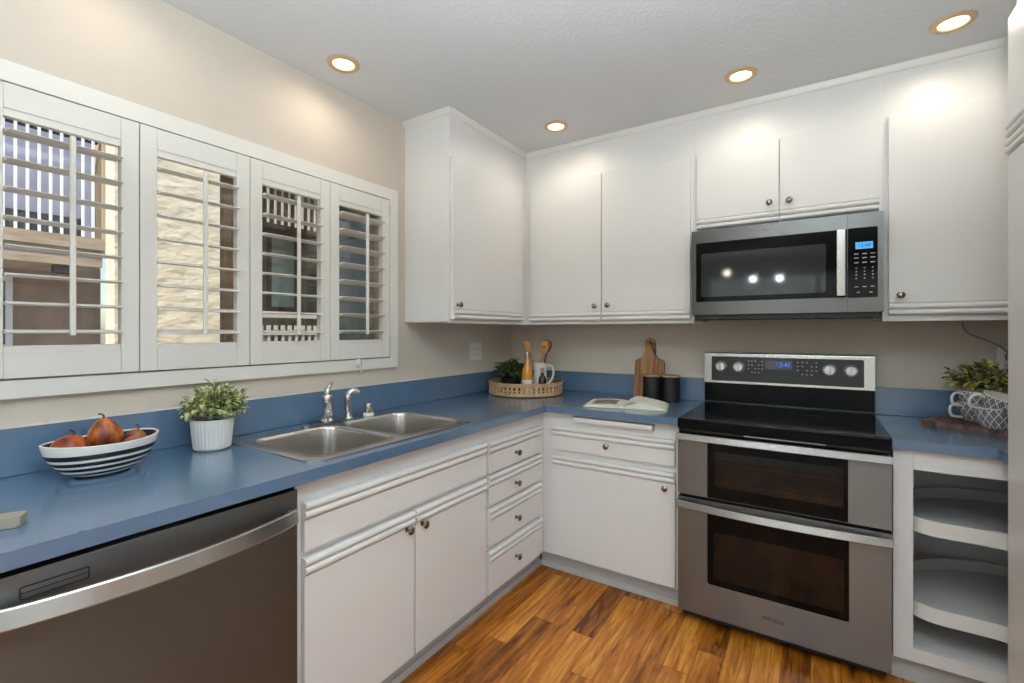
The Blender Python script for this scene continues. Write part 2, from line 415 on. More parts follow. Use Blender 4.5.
# ------------------------------------------------------------------ cabinets
def bead_profile(z0, z1, t, where):
    b = .0105; h = .009; P = []
    top = []
    for c in (z1 - .0115, z1 - .0365):
        for i in range(9):
            a = pi / 2 - pi * i / 8; top.append((t + h * cos(a), c + b * sin(a)))
    top = [(0, z1), (t - .002, z1)] + top[:9] + [(t - .005, z1 - .024)] + top[9:] + [(t - .006, z1 - .049), (t - .006, z1 - .051), (t, z1 - .0525)]
    if where == 'top': return top + [(t, z0 + .002), (t - .002, z0), (0, z0)]
    if where == 'bottom': return [(d, z0 + z1 - z) for d, z in top] + [(t, z1 - .002), (t - .002, z1), (0, z1)]
    return [(0, z1), (t - .002, z1), (t, z1 - .002), (t, z0 + .002), (t - .002, z0), (0, z0)]
def front(name, parent, face, base, w0, w1, z0, z1, where='top', t=.019, knob=None, m='cabinet_white'):
    f = fmap(face, base); bm = new()
    pts = [Vector(f(w0, d + .0005, z)) for d, z in bead_profile(z0, z1, t, where)]
    prism(bm, pts, Vector(f(w1, 0, 0)) - Vector(f(w0, 0, 0)))
    o = obj(name, bm, m, parent, ang=50)
    if knob:
        k = new(); w, z = knob
        prof = [(.0, .0), (.009, .0), (.009, .002), (.0045, .004), (.0045, .014), (.011, .018), (.0145, .022), (.0145, .026), (.010, .030), (0, .031)]
        lathe(k, prof, seg=18)
        for v in k.verts: v.co = Vector(f(w + v.co.x, t + .0008 + v.co.z, z + v.co.y))
        obj('knob', k, 'knob_nickel', o)
    return o
def carcass(bm, face, base, w0, w1, z0, z1, depth, openings, th=.016, inner=True):
    """hollow cabinet: face frame with openings, sides, top, bottom, back"""
    f = fmap(face, base)
    plate(bm, rect(w0, z0, w1, z1), openings, lambda u, v, d: f(u, d, v), -.018, 0)
    def b(a0, d0, c0, a1, d1, c1):
        p = f(a0, d0, c0); q = f(a1, d1, c1); box(bm, *p, *q)
    b(w0, -depth, z0, w0 + th, -.0182, z1); b(w1 - th, -depth, z0, w1, -.0182, z1)
    b(w0 + th, -depth, z0, w1 - th, -.0182, z0 + th)
    b(w0 + th, -depth, z0 + th, w1 - th, -depth + .006, z1)
    return bm
def upper(label, face, base, w0, w1, z0, doors, depth, loc, z1=2.446):
    t = thing('wall_cabinet', label, 'cabinet', loc)
    f = fmap(face, base); bm = new(); p = f(w0, 0, z0 + .006); q = f(w1, -depth, z1); box(bm, *p, *q); obj('body', bm, 'cabinet_white', t)
    bm = new(); p = f(w0, .004, z0); q = f(w1, -.016, z0 + .012); box(bm, *p, *q); obj('bottom_rail', bm, 'cabinet_white', t)
    for (a, b, zb, zt, k) in doors: front('door', t, face, base, a, b, zb, zt, 'bottom', knob=k)
    return t
upper('white wall cabinet with one door beside the shuttered window', 'L', FD, -1.0625, -FD - .001, 1.359,
      [(-1.050, -.392, 1.378, 2.214, (-1.019, 1.452))], FD - .002, (FD / 2, -.69, 1.359))
upper('white two-door wall cabinet in the corner above the woven tray and book', 'B', -FD, .002, 1.3479, 1.359,
      [(.362, .838, 1.378, 2.228, (.805, 1.462)), (.843, 1.330, 1.378, 2.228, (.884, 1.465))], FD - .002, (.67, -FD / 2, 1.359))
upper('short white two-door wall cabinet above the microwave', 'B', -FD, 1.3482, 2.1179, 1.824,
      [(1.364, 1.7305, 1.838, 2.226, (1.692, 1.926)), (1.7355, 2.104, 1.838, 2.226, (1.773, 1.926))], FD - .002, (1.73, -FD / 2, 1.824))
upper('tall white single-door wall cabinet right of the microwave', 'B', -FD, 2.1182, XR - .004, 1.359,
      [(2.138, 2.62, 1.384, 2.228, (2.176, 1.467))], FD - .002, (2.58, -FD / 2, 1.359))

BX = .612          # front plane of the base face frames
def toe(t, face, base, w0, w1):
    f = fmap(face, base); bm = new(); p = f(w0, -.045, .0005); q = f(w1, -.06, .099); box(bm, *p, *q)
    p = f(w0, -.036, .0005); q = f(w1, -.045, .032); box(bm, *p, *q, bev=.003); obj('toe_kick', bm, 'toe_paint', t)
# sink base
t = thing('base_cabinet', 'white two-door base cabinet under the sink with a long blank panel above', 'cabinet', (.3, -1.63, 0))
bm = new(); carcass(bm, 'L', BX, -2.087, -1.164, .10, .8785, .60, [rect(-2.055, .13, -1.195, .64), rect(-2.055, .69, -1.195, .80)]); obj('body', bm, 'cabinet_white', t)
front('panel', t, 'L', BX, -2.068, -1.176, .668, .814)
front('door', t, 'L', BX, -2.068, -1.6235, .112, .650, knob=(-1.662, .594))
front('door', t, 'L', BX, -1.617, -1.176, .112, .650, knob=(-1.584, .590))
toe(t, 'L', BX, -2.087, -1.164)
# drawer base
t = thing('drawer_cabinet', 'narrow white cabinet with four stacked drawers left of the corner', 'cabinet', (.3, -.9, 0))
bm = new(); carcass(bm, 'L', BX, -1.1625, -.6125, .10, .8785, .60, [rect(-1.14, a, -.69, b) for a, b in ((.68, .795), (.535, .64), (.35, .485), (.13, .295))]); obj('body', bm, 'cabinet_white', t)
for (a, b) in ((.664, .808), (.516, .654), (.330, .500), (.112, .309)):
    front('drawer', t, 'L', BX, -1.152, -.668, a, b, knob=(-.925, (a + b) / 2 - .018 + (.012 if b < .4 else 0)))
toe(t, 'L', BX, -1.1625, -.57)
# back base
t = thing('base_cabinet', 'white base cabinet left of the oven with one drawer over one door', 'cabinet', (1.0, -.3, 0))
bm = new(); carcass(bm, 'B', -BX, .6125, 1.346, .10, .8785, .60, [rect(.70, .13, 1.31, .64), rect(.70, .69, 1.31, .79), rect(.80, .836, 1.225, .866)]); obj('body', bm, 'cabinet_white', t)
front('drawer', t, 'B', -BX, .677, 1.325, .680, .806, knob=(.992, .736))
front('door', t, 'B', -BX, .677, 1.325, .112, .650, knob=(1.283, .579))
toe(t, 'B', -BX, .578, 1.346)
bm = new(); box(bm, .806, -BX + .0, .842, 1.218, -.30, .862); box(bm, .803, -.644, .8395, 1.222, -.6135, .8645, bev=.006, seg=3)
tag(obj('pull_out_board', bm, 'cabinet_white', loc=(1.01, -.63, .84)), 'white pull-out cutting board slid under the counter above the drawer', 'cutting board')

# countertops
def zmap(u, v, d): return (u, v, d)
D = .6541; CT = .914; CB = .8795
t = thing('countertop', 'blue laminate L-shaped countertop around the sink with matching backsplash', 'countertop', (.3, -1.4, CB))
SX0, SX1, SY0, SY1 = .088, .590, -2.008, -1.236
outer = [(.002, -2.76), (D, -2.76), (D, -D), (1.349, -D), (1.349, -.002), (.002, -.002)]
bm = new(); plate(bm, outer, [rrect(SX0, SY0, SX1, SY1, .03)], zmap, CB, CT)
obj('counter_slab', bm, 'counter_blue', t)
bm = new(); box(bm, .002, -2.76, CT + .0003, .021, -.0215, 1.046, bev=.002, seg=1); box(bm, .002, -.021, CT + .0003, 1.349, -.002, 1.046, bev=.002, seg=1)
obj('backsplash', bm, 'counter_blue', t)
bm = new(); prism(bm, [(.002, -2.76, 1.0462), (.021, -2.76, 1.0462), (.002, -2.76, 1.050)], (0, 2.757, 0)); prism(bm, [(.022, -.002, 1.0462), (.022, -.021, 1.0462), (.022, -.002, 1.050)], (1.327, 0, 0))
obj('caulk_line', bm, 'wall_plain', t)
t = thing('countertop', 'blue laminate countertop turning the corner right of the oven', 'countertop', (2.6, -.3, CB))
bm = new(); plate(bm, [(2.117, -D), (2.394, -D), (2.402, -D - .012), (2.402, -.742), (XR - .004, -.742), (XR - .004, -.002), (2.117, -.002)], [], zmap, CB, CT); obj('counter_slab', bm, 'counter_blue', t)
bm = new(); box(bm, 2.117, -.021, CT + .0003, XR - .004, -.002, 1.046, bev=.002, seg=1); obj('backsplash', bm, 'counter_blue', t)

# corner cabinet with turning trays
t = thing('corner_cabinet', 'open white corner cabinet with curved trays right of the oven', 'cabinet', (2.6, -.4, 0))
bm = new(); f = fmap('B', -.632)
box(bm, 2.121, -.632, .10, 2.179, -.614, .8785); box(bm, 2.1795, -.632, .806, 2.46, -.614, .8785); box(bm, 2.1795, -.632, .10, 2.46, -.614, .148)
box(bm, 2.121, -.6135, .10, 2.137, -.004, .8785)
obj('face_frame', bm, 'cabinet_white', t)
bm = new(); box(bm, 2.1375, -.012, .10, XR - .006, -.004, .8785); box(bm, XR - .02, -.742, .10, XR - .006, -.0125, .8785); box(bm, 2.1375, -.6135, .102, XR - .0205, -.0125, .14)
obj('inner_lining', bm, 'cabinet_inside', t)
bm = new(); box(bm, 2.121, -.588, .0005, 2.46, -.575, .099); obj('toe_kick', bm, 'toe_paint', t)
def tray_outline(s=0.0):
    P = []
    x0, y0 = 2.160 + s, -.628 + s; c = .10
    for i in range(9): a = R(270 - 90 * i / 8); P.append((x0 + c + c * cos(a), y0 + c + c * sin(a)))
    for i in range(13):
        a = R(180 - 180 * i / 12); P.append((2.585 + (.415 - s) * cos(a), -.36 + (.325 - s) * sin(a)))
    P += [(3.0 - s, -.70 + s), (2.46 + s, -.70 + s)]
    for i in range(6): a = R(0 + 90 * i / 5); P.append((2.395 + .065 * cos(a) + s, -.693 + .065 * sin(a) + s))
    return P
for z in (.256, .570):
    bm = new(); plate(bm, tray_outline(), [], zmap, z, z + .008)
    plate(bm, tray_outline(), [tray_outline(.012)], zmap, z + .0081, z + .054)
    obj('tray', bm, 'shelf_white', t)
bm = new(); cyl(bm, (2.60, -.37, .141), (2.60, -.37, .86), .018); obj('spindle', bm, 'stainless_bright', t)

# tall pantry cabinet
t = thing('pantry_cabinet', 'tall white pantry cabinet at the right edge of the picture', 'cabinet', (2.7, -1.1, 0))
bm = new(); box(bm, 2.418, -1.50, .10, XR - .004, -.744, 2.446, bev=.0015, seg=1); obj('body', bm, 'cabinet_white', t)
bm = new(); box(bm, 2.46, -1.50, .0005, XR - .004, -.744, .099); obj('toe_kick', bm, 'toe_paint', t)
front('door', t, 'R', 2.418, -1.48, -.746, 1.936, 2.322, 'bottom', knob=(-1.44, 2.03))
front('door', t, 'R', 2.418, -1.48, -.746, .112, 1.930, 'top', knob=(-1.44, 1.05))

# ------------------------------------------------------------------ plantation shutters
groupS = None
wheres = ['over the fruit bowl', 'above the small potted plant', 'above the faucet', 'nearest the wall cabinet']
ords = ['leftmost white shutter panel, ', 'second white shutter panel from the left, ', 'third white shutter panel from the left, ', 'rightmost white shutter panel, ']
pb = [-2.6175, -2.2625, -1.907, -1.5480, -1.1935]
tilts = [-3, -8, -4, 8]
for i in range(4):
    a, b = pb[i] + .0015, pb[i + 1] - .0015; zc0, zc1 = 1.184, 1.993
    t = thing('plantation_shutter', ords[i] + wheres[i], 'shutter', (.015, (a + b) / 2, zc0), 'plantation shutter panels of the window')
    o0, o1 = a + .047, b - .047; z0, z1 = 1.274, 1.902
    def bb(n, x0, y0, zz0, x1, y1, zz1): 
        q = new(); box(q, x0, y0, zz0, x1, y1, zz1, bev=.0012, seg=1); return obj(n, q, 'shutter_white', t)
    bb('stile', .0, a, zc0, .030, o0, zc1); bb('stile', .0, o1, zc0, .030, b, zc1)
    q = new(); box(q, .001, o0 + .0005, z1 + .022, .029, o1 - .0005, zc1, bev=.0012, seg=1); box(q, .004, o0 + .0005, z1, .026, o1 - .0005, z1 + .0225, bev=.0012, seg=1); obj('top_rail', q, 'shutter_white', t)
    q = new(); box(q, .001, o0 + .0005, zc0, .029, o1 - .0005, z0 - .022, bev=.0012, seg=1); box(q, .004, o0 + .0005, z0 - .0225, .026, o1 - .0005, z0, bev=.0012, seg=1); obj('bottom_rail', q, 'shutter_white', t)
    n = 8; pit = (z1 - z0) / n; th = R(tilts[i])
    for k in range(n):
        zc = z0 + pit * (k + .50); q = new()
        prof = []
        for s in range(16):
            an = 2 * pi * s / 16; x = .042 * cos(an); zz = .0055 * sin(an) * (1 if abs(cos(an)) < .95 else .9)
            prof.append((.015 + x * cos(th) - zz * sin(th), o0 + .002, zc + x * sin(th) + zz * cos(th)))
        prism(q, prof, (0, o1 - o0 - .004, 0)); obj('louver', q, 'shutter_white', t)
    yr = (o0 + o1) / 2 + (.004 if i == 0 else .002)
    q = new(); box(q, .062, yr - .0065, z0 + .028, .074, yr + .0065, z1 - .022, bev=.002, seg=1); obj('tilt_rod', q, 'shutter_white', t)
    if i == 3:
        for zz in (1.235, 1.915):
            q = new(); box(q, .0302, b - .004, zz, .033, b + .006 - .004, zz + .055); cyl(q, (.034, b + .0005, zz), (.034, b + .0005, zz + .055), .003, seg=8); obj('hinge', q, 'knob_silver', t)

# ------------------------------------------------------------------ dishwasher
t = thing('dishwasher', 'dark stainless steel dishwasher with bowed handle under the counter', 'dishwasher', (.33, -2.39, 0))
bm = new(); box(bm, .03, -2.695, .10, .612, -2.096, .872); obj('body', bm, 'black_plastic', t)
bm = new(); box(bm, .613, -2.694, .105, .645, -2.0975, .8655, bev=.004); dd = obj('door', bm, 'stainless_dark', t)
bm = new(); P = []; n = 24
for i in range(n + 1):
    s = i / n; y = -2.690 + s * .575; x = .664 + .046 * sin(pi * s) ** .8; P.append((x, y))
secs = []
for (x, y) in P:
    secs.append([bm.verts.new((x + dx, y, .800 + dz)) for dx, dz in ((-.008, -.018), (.010, -.019), (.012, -.016), (.006, .016), (.003, .019), (-.008, .018))])
for A, B in zip(secs, secs[1:]):
    for k in range(6): bm.faces.new((A[k], A[(k + 1) % 6], B[(k + 1) % 6], B[k]))
bm.faces.new(secs[0][::-1]); bm.faces.new(secs[-1])
for yy in (-2.684, -2.125): box(bm, .6455, yy - .006, .786, .664, yy + .006, .814)
obj('handle', bm, 'stainless', dd, ang=20)
bm = new(); box(bm, .6452, -2.652, .8165, .6475, -2.556, .8375, bev=.0006, seg=1); v = obj('vent', bm, 'stainless_dark', dd)
bm = new(); plate(bm, rrect(-2.654, .8150, -2.554, .8390, .004), [rrect(-2.652, .8170, -2.556, .8270 - .0006, .003), rrect(-2.652, .8280, -2.556, .8370, .003)], lambda u, v, d: (d, u, v), .6454, .6484); obj('vent_slot', bm, 'gap_dark', dd)
bm = new(); box(bm, .54, -2.694, .002, .56, -2.0975, .099); obj('toe_kick', bm, 'black_plastic', t)

# ------------------------------------------------------------------ range
X0, X1 = 1.3535, 2.1115; YF = -.690
t = thing('range', 'stainless steel double-oven electric range with black glass cooktop', 'range', (1.73, -.36, 0))
bm = new(); box(bm, X0 + .002, -.655, .055, X1 - .002, -.03, .872); obj('body', bm, 'black_enamel', t)
for x in (X0 + .05, X1 - .05):
    for y in (-.58, -.08):
        bm = new(); cyl(bm, (x, y, 0), (x, y, .0545), .018, seg=14); obj('leg', bm, 'black_plastic', t)
bm = new(); box(bm, X0 + .01, -.64, .02, X1 - .01, -.62, .0545); obj('kick_plate', bm, 'black_plastic', t)
bm = new(); box(bm, X0 - .003 + .002, -.702, .878, X1 - .0, -.085, .926, bev=.007, seg=3)
obj('cooktop', bm, 'black_glass', t)
for cx, cy, r in ((1.55, -.50, .11), (1.91, -.50, .10), (1.55, -.24, .075), (1.91, -.24, .085)):
    bm = new(); lathe(bm, [(r - .0008, .0), (r + .0008, .0), (r + .0008, .0003), (r - .0008, .0003), (r - .0008, 0)], (cx, cy, .9263), seg=48)
    obj('burner_marking', bm, 'panel_glass', t)
# backguard
bm = new(); prism(bm, [(X0, -.084, .873), (X0, -.084, 1.036), (X0, -.05, 1.04), (X0, -.03, 1.04), (X0, -.03, .873)], (X1 - X0, 0, 0)); obj('riser', bm, 'black_glass', t)
bm = new(); box(bm, X0 + .001, -.0975, .9263, X1 - .001, -.0865, .9315, bev=.002, seg=1); obj('highlight_strip', bm, 'stainless_dark', t)  # strip added to draw the highlight along the riser's lower edge
bm = new(); prism(bm, [(X0 - .001, -.094, 1.034), (X0 - .001, -.082, 1.190), (X0 - .001, -.074, 1.200), (X0 - .001, -.03, 1.200), (X0 - .001, -.03, 1.041), (X0 - .001, -.05, 1.041)], (X1 - X0 + .002, 0, 0)); bg = obj('backguard', bm, 'stainless_bright', t)
def pg(x, z, d): return (x, -.094 + (z - 1.034) / (.156) * .012 - d, z)
bm = new(); plate(bm, rrect(1.391, 1.046, 2.071, 1.178, .006), [], lambda u, v, d: pg(u, v, d), .0005, .003); cp = obj('control_panel', bm, 'panel_glass', bg)
for kx in (1.440, 1.527, 1.934, 2.020):
    bm = new(); lathe(bm, [(0, 0), (.028, 0), (.029, .004), (.026, .006), (.0245, .022), (.021, .027), (0, .028)], seg=28); box(bm, -.004, -.022, .0255, .004, .022, .031, bev=.002, seg=1)
    for v in bm.verts: v.co = Vector(pg(kx + v.co.x, 1.124 + v.co.y, .0035 + v.co.z))
    obj('knob', bm, 'knob_silver', t)
bm = new(); plate(bm, rect(1.655, 1.118, 1.775, 1.164), [], lambda u, v, d: pg(u, v, d), .0032, .004); obj('display', bm, 'display_back', bg)
text('display_digits', '12:47', .030, (1.735, pg(0, 1.141, .0047)[1], 1.141), 'display_blue', bg, rot=(pi / 2 - .077, 0, 0))
bm = new(); q = 0
for r in range(4):
    for c in range(5):
        for (x, z) in ((1.575 + .016 * c, 1.157 - .020 * r), (1.80 + .020 * c, 1.157 - .020 * r)):
            if (r + c) % 4 == 3: continue
            box(bm, x - .004, pg(0, z, .0040)[1], z - .002, x + .004, pg(0, z, .0034)[1], z + .002)
obj('button_legend', bm, 'dark_mark', cp).data.materials[0] = MAT['grey_mark']
# upper oven door
def hole_door(name, z0, z1, hx0, hz0, hx1, hz1):
    bm = new(); plate(bm, rect(X0, z0, X1, z1), [rrect(hx0, hz0, hx1, hz1, .004)], lambda u, v, d: (u, d, v), YF, -.657)
    return obj(name, bm, 'stainless_range', t)
def rack(parent, x0, x1, zs, y):
    bm = new()
    for z in zs: tube(bm, [(x0, y, z), (x1, y, z)], .0025, 8)
    obj('rack', bm, 'rack_wire', parent)
du = hole_door('door', .585, .832, 1.478, .5865, 1.982, .8305)
bm = new(); plate(bm, rrect(1.4785, .587, 1.9815, .830, .004), [rrect(1.508, .640, 1.968, .792, .008)], lambda u, v, d: (u, d, v), YF - .001, YF + .004); obj('glass_border', bm, 'black_glass', du)
bm = new(); box(bm, 1.5082, YF + .0005, .6402, 1.9678, YF + .003, .7918); obj('window_pane', bm, 'smoke_glass', du)
bm = new(); box(bm, 1.48, -.664, .594, 1.98, -.6575, .82); obj('oven_lining', bm, 'black_enamel', du)
rack(du, 1.51, 1.966, (.655, .738), -.672)
dl = hole_door('door', .062, .572, 1.478, .208, 1.985, .545)
bm = new(); plate(bm, rrect(1.4785, .2085, 1.9845, .5445, .012), [rrect(1.503, .236, 1.968, .442, .008)], lambda u, v, d: (u, d, v), YF - .001, YF + .004); obj('glass_border', bm, 'black_glass', dl)
bm = new(); box(bm, 1.5032, YF + .0005, .2362, 1.9678, YF + .003, .4418); obj('window_pane', bm, 'smoke_glass', dl)
bm = new(); box(bm, 1.48, -.664, .212, 1.982, -.6575, .54); obj('oven_lining', bm, 'oven_inside', dl)
rack(dl, 1.505, 1.966, (.335, .262), -.672)
def bow_handle(parent, z, h, bow):
    bm = new(); n = 20; secs = []
    for i in range(n + 1):
        s = i / n; x = X0 + .001 + s * (X1 - X0 - .002); y = -.718 - bow * sin(pi * s)
        secs.append([bm.verts.new((x, y + dy, z + dz)) for dy, dz in ((.008, -h), (-.010, -h), (-.012, -h * .8), (-.007, h * .8), (-.004, h), (.008, h))])
    for A, B in zip(secs, secs[1:]):
        for k in range(6): bm.faces.new((A[k], A[(k + 1) % 6], B[(k + 1) % 6], B[k]))
    bm.faces.new(secs[0][::-1]); bm.faces.new(secs[-1])
    for x in (X0 + .012, X1 - .012): box(bm, x - .01, -.711, z - h * .7, x + .01, YF - .0005, z + h * .7)
    obj('handle', bm, 'stainless_bright', parent, ang=20)
bow_handle(du, .848, .014, .006); bow_handle(dl, .549, .015, .026)
text('badge', 'Whirlpool', .019, (1.733, YF - .0008, .130), 'dark_mark', dl)
bm = new(); prism(bm, [(1.733 + .040 * cos(a), YF - .0005, .131 + .010 * sin(a)) for a in [.6 + 2 * pi * i / 60 for i in range(29)]] + [(1.733 + .038 * cos(a), YF - .0005, .131 + .0086 * sin(a)) for a in [.6 + 2 * pi * i / 60 for i in range(28, -1, -1)]], (0, -.0006, 0)); obj('badge_swirl', bm, 'dark_mark', dl)
bm = new(); box(bm, X0 + .004, -.6885, .835, X1 - .004, -.656, .8775); obj('vent_strip', bm, 'black_enamel', t)
bm = new(); box(bm, X0 + .27, -.691, .870, X1 - .20, -.6888, .874); obj('vent_slot', bm, 'grey_mark', t)

# ------------------------------------------------------------------ microwave
MX0, MX1, MZ0, MZ1, MY = 1.3500, 2.1150, 1.398, 1.818, -.400
t = thing('microwave', 'stainless steel microwave mounted above the range', 'microwave', (1.73, -.2, 1.38))
bm = new(); box(bm, MX0 + .003, -.372, 1.392, MX1 - .003, -.004, MZ1); obj('body', bm, 'black_plastic', t)
bm = new(); box(bm, MX0 + .012, -.385, 1.377, MX1 - .012, -.06, 1.3918); obj('vent_base', bm, 'black_matte', t)
bm = new()
for i in range(9): box(bm, 1.44 + .06 * i, -.39, 1.373, 1.475 + .06 * i, -.37, 1.3768)
obj('vent_fin', bm, 'black_plastic', t)
bm = new(); plate(bm, rect(MX0, MZ0, 1.9915, MZ1), [rrect(1.372, 1.462, 1.9905, 1.756, .004)], lambda u, v, d: (u, d, v), MY, -.3725); md = obj('door', bm, 'stainless_oven', t)
bm = new(); plate(bm, rrect(1.3725, 1.4625, 1.9900, 1.7555, .004), [rrect(1.395, 1.486, 1.915, 1.702, .012)], lambda u, v, d: (u, d, v), MY - .001, MY + .005); obj('glass_border', bm, 'black_glass', md)
bm = new(); box(bm, 1.3955, MY + .0005, 1.4865, 1.9145, MY + .004, 1.7015); obj('window_pane', bm, 'microwave_glass', md)
bm = new(); box(bm, 1.952, -.440, 1.466, 1.985, -.425, 1.752, bev=.004)
for z in (1.480, 1.738): box(bm, 1.960, -.426, z - .008, 1.977, MY - .0015, z + .008)
obj('handle', bm, 'stainless_bright', md)
bm = new(); plate(bm, rect(1.9925, MZ0, MX1, MZ1), [rrect(1.9930, 1.459, 2.096, 1.757, .006)], lambda u, v, d: (u, d, v), MY, -.3725); mp_ = obj('control_panel', bm, 'stainless_oven', t)
bm = new(); plate(bm, rrect(1.9932, 1.4592, 2.0957, 1.7568, .006), [], lambda u, v, d: (u, d, v), MY - .001, MY + .02); obj('panel_face', bm, 'black_glass', mp_)
bm = new(); box(bm, 2.020, MY - .0022, 1.666, 2.080, MY - .0012, 1.695); obj('display', bm, 'display_cyan', mp_)
text('display_digits', '12:40', .021, (2.050, MY - .0030, 1.680), 'display_text', mp_)
def button(x, z, w, h):
    bm = new(); box(bm, x - w, MY - .002, z - h, x + w, MY - .0012, z + h); obj('button', bm, 'grey_mark', mp_)
for z in (1.645, 1.628, 1.608):
    for x in (2.023, 2.051, 2.079): button(x, z, .008, .002)
for z in (1.585, 1.570, 1.556, 1.541):
    for x in (2.023, 2.051, 2.079): button(x, z, .0025, .0025)
for x in (2.023, 2.051, 2.079): button(x, 1.505, .007, .002)
for x in (2.030, 2.073): button(x, 1.481, .005, .0025)
text('logo', 'WHIRLPOOL', .011, (1.70, MY - .0006, 1.790), 'grey_mark', md, depth=.0003)

# ------------------------------------------------------------------ sink and taps
t = thing('sink', 'double-bowl stainless steel sink set into the blue counter', 'sink', (.34, -1.62, CT))
Q = (.072, -2.022, .604, -1.222)
bowls = [(.168, -1.992, .578, -1.638), (.168, -1.608, .578, -1.254)]
bm = new(); ZR = CT + .0065
loops = [rrect(*Q, .045, 6)] + [rrect(*b, .055, 6) for b in bowls]
es = []; vv = []
for lp in loops:
    vs = [bm.verts.new((u, v, ZR)) for u, v in lp]; vv.append(vs)
    for i in range(len(vs)): es.append(bm.edges.new((vs[i], vs[(i + 1) % len(vs)])))
bmesh.ops.triangle_fill(bm, edges=es, use_beauty=True)
def skirt(vs, lp2, z):
    ws = [bm.verts.new((u, v, z)) for u, v in lp2]
    for i in range(len(vs)): bm.faces.new((vs[i], vs[(i + 1) % len(vs)], ws[(i + 1) % len(vs)], ws[i]))
    return ws
q = (Q[0] - .006, Q[1] - .006, Q[2] + .006, Q[3] + .006); w = skirt(vv[0], rrect(*q, .05, 6), CT + .0045); skirt(w, rrect(*q, .05, 6), CT + .0006)
obj('rim', bm, 'sink_steel', t, ang=60)
for b in bowls:
    bm = new(); prev = None; 
    for ins, z, r in ((-.004, ZR + .0012, .057), (.001, ZR + .002, .055), (.005, ZR - .001, .054), (.010, ZR - .012, .052), (.016, ZR - .10, .05), (.022, ZR - .150, .05), (.034, ZR - .168, .05), (.06, ZR - .174, .04)):
        lp = rrect(b[0] + ins, b[1] + ins, b[2] - ins, b[3] - ins, r, 6)
        ws = [bm.verts.new((u, v, z)) for u, v in lp]
        if prev:
            for i in range(len(ws)): bm.faces.new((prev[i], prev[(i + 1) % len(ws)], ws[(i + 1) % len(ws)], ws[i]))
        prev = ws
    bm.faces.new(prev)
    bo = obj('bowl', bm, 'sink_steel', t, ang=70)
    bm = new(); lathe(bm, [(0, .001), (.028, .001), (.030, .004), (.042, .004), (.044, .0005)], ((b[0] + b[2]) / 2, (b[1] + b[3]) / 2, ZR - .174), seg=24); obj('drain', bm, 'chrome', bo)
ZD = CT + .0075
t = thing('faucet', 'chrome single-lever faucet, tallest fitting on the sink', 'faucet', (.118, -1.625, ZD))
bm = new(); plate(bm, rrect(.092, -1.745, .144, -1.543, .024, 6), [], zmap, ZD, ZD + .008); obj('base_plate', bm, 'chrome', t)
fy0 = -1.625
bm = new(); lathe(bm, [(0, .008), (.028, .008), (.028, .013), (.022, .020), (.0205, .095), (.0225, .100), (.0225, .114), (.017, .122), (0, .124)], (.118, fy0, ZD), seg=24); obj('body', bm, 'chrome', t)
bm = new(); tube(bm, spl([(.128, fy0 - .006, ZD + .07), (.17, fy0 - .034, ZD + .088), (.22, fy0 - .067, ZD + .094), (.262, fy0 - .096, ZD + .088), (.280, fy0 - .110, ZD + .068)]), .0115, 14); obj('spout', bm, 'chrome', t)
bm = new(); tube(bm, spl([(.118, fy0, ZD + .122), (.116, fy0 + .002, ZD + .140), (.110, fy0 + .014, ZD + .156), (.104, fy0 + .036, ZD + .170)], 3), [.015, .015, .015, .014, .013, .012, .010, .008, .0065, .005], 12); obj('lever', bm, 'chrome', t)
c = (.118, -1.517, ZD)
t = thing('sink_sprayer', 'curved chrome hand sprayer between the faucet and the short cap', 'sprayer', c)
bm = new(); lathe(bm, [(0, 0), (.021, 0), (.021, .006), (.016, .012), (.015, .028), (0, .028)], c, seg=20); obj('holder', bm, 'chrome', t)
bm = new(); tube(bm, spl([(c[0], c[1], c[2] + .0285), (c[0], c[1] - .004, c[2] + .06), (c[0] + .002, c[1] - .006, c[2] + .095), (c[0] + .006, c[1] + .004, c[2] + .120), (c[0] + .016, c[1] + .022, c[2] + .126), (c[0] + .024, c[1] + .036, c[2] + .116)], 3), [.011, .013, .015, .0155, .015, .015, .0145, .0145, .014, .014, .0135, .013, .0125, .012, .0115, .011], 14); obj('spray_head', bm, 'chrome', t)
c = (.118, -1.405, ZD)
t = thing('air_gap', 'short chrome cylinder cap on the sink deck right of the sprayer', 'sink fitting', c)
bm = new(); lathe(bm, [(0, 0), (.024, 0), (.024, .008), (.021, .014), (0, .014)], c, seg=24); obj('base', bm, 'outlet_white', t)
bm = new(); lathe(bm, [(0, .0142), (.0195, .0142), (.0195, .052), (.017, .057), (0, .057)], c, seg=24); obj('cap', bm, 'chrome', t)

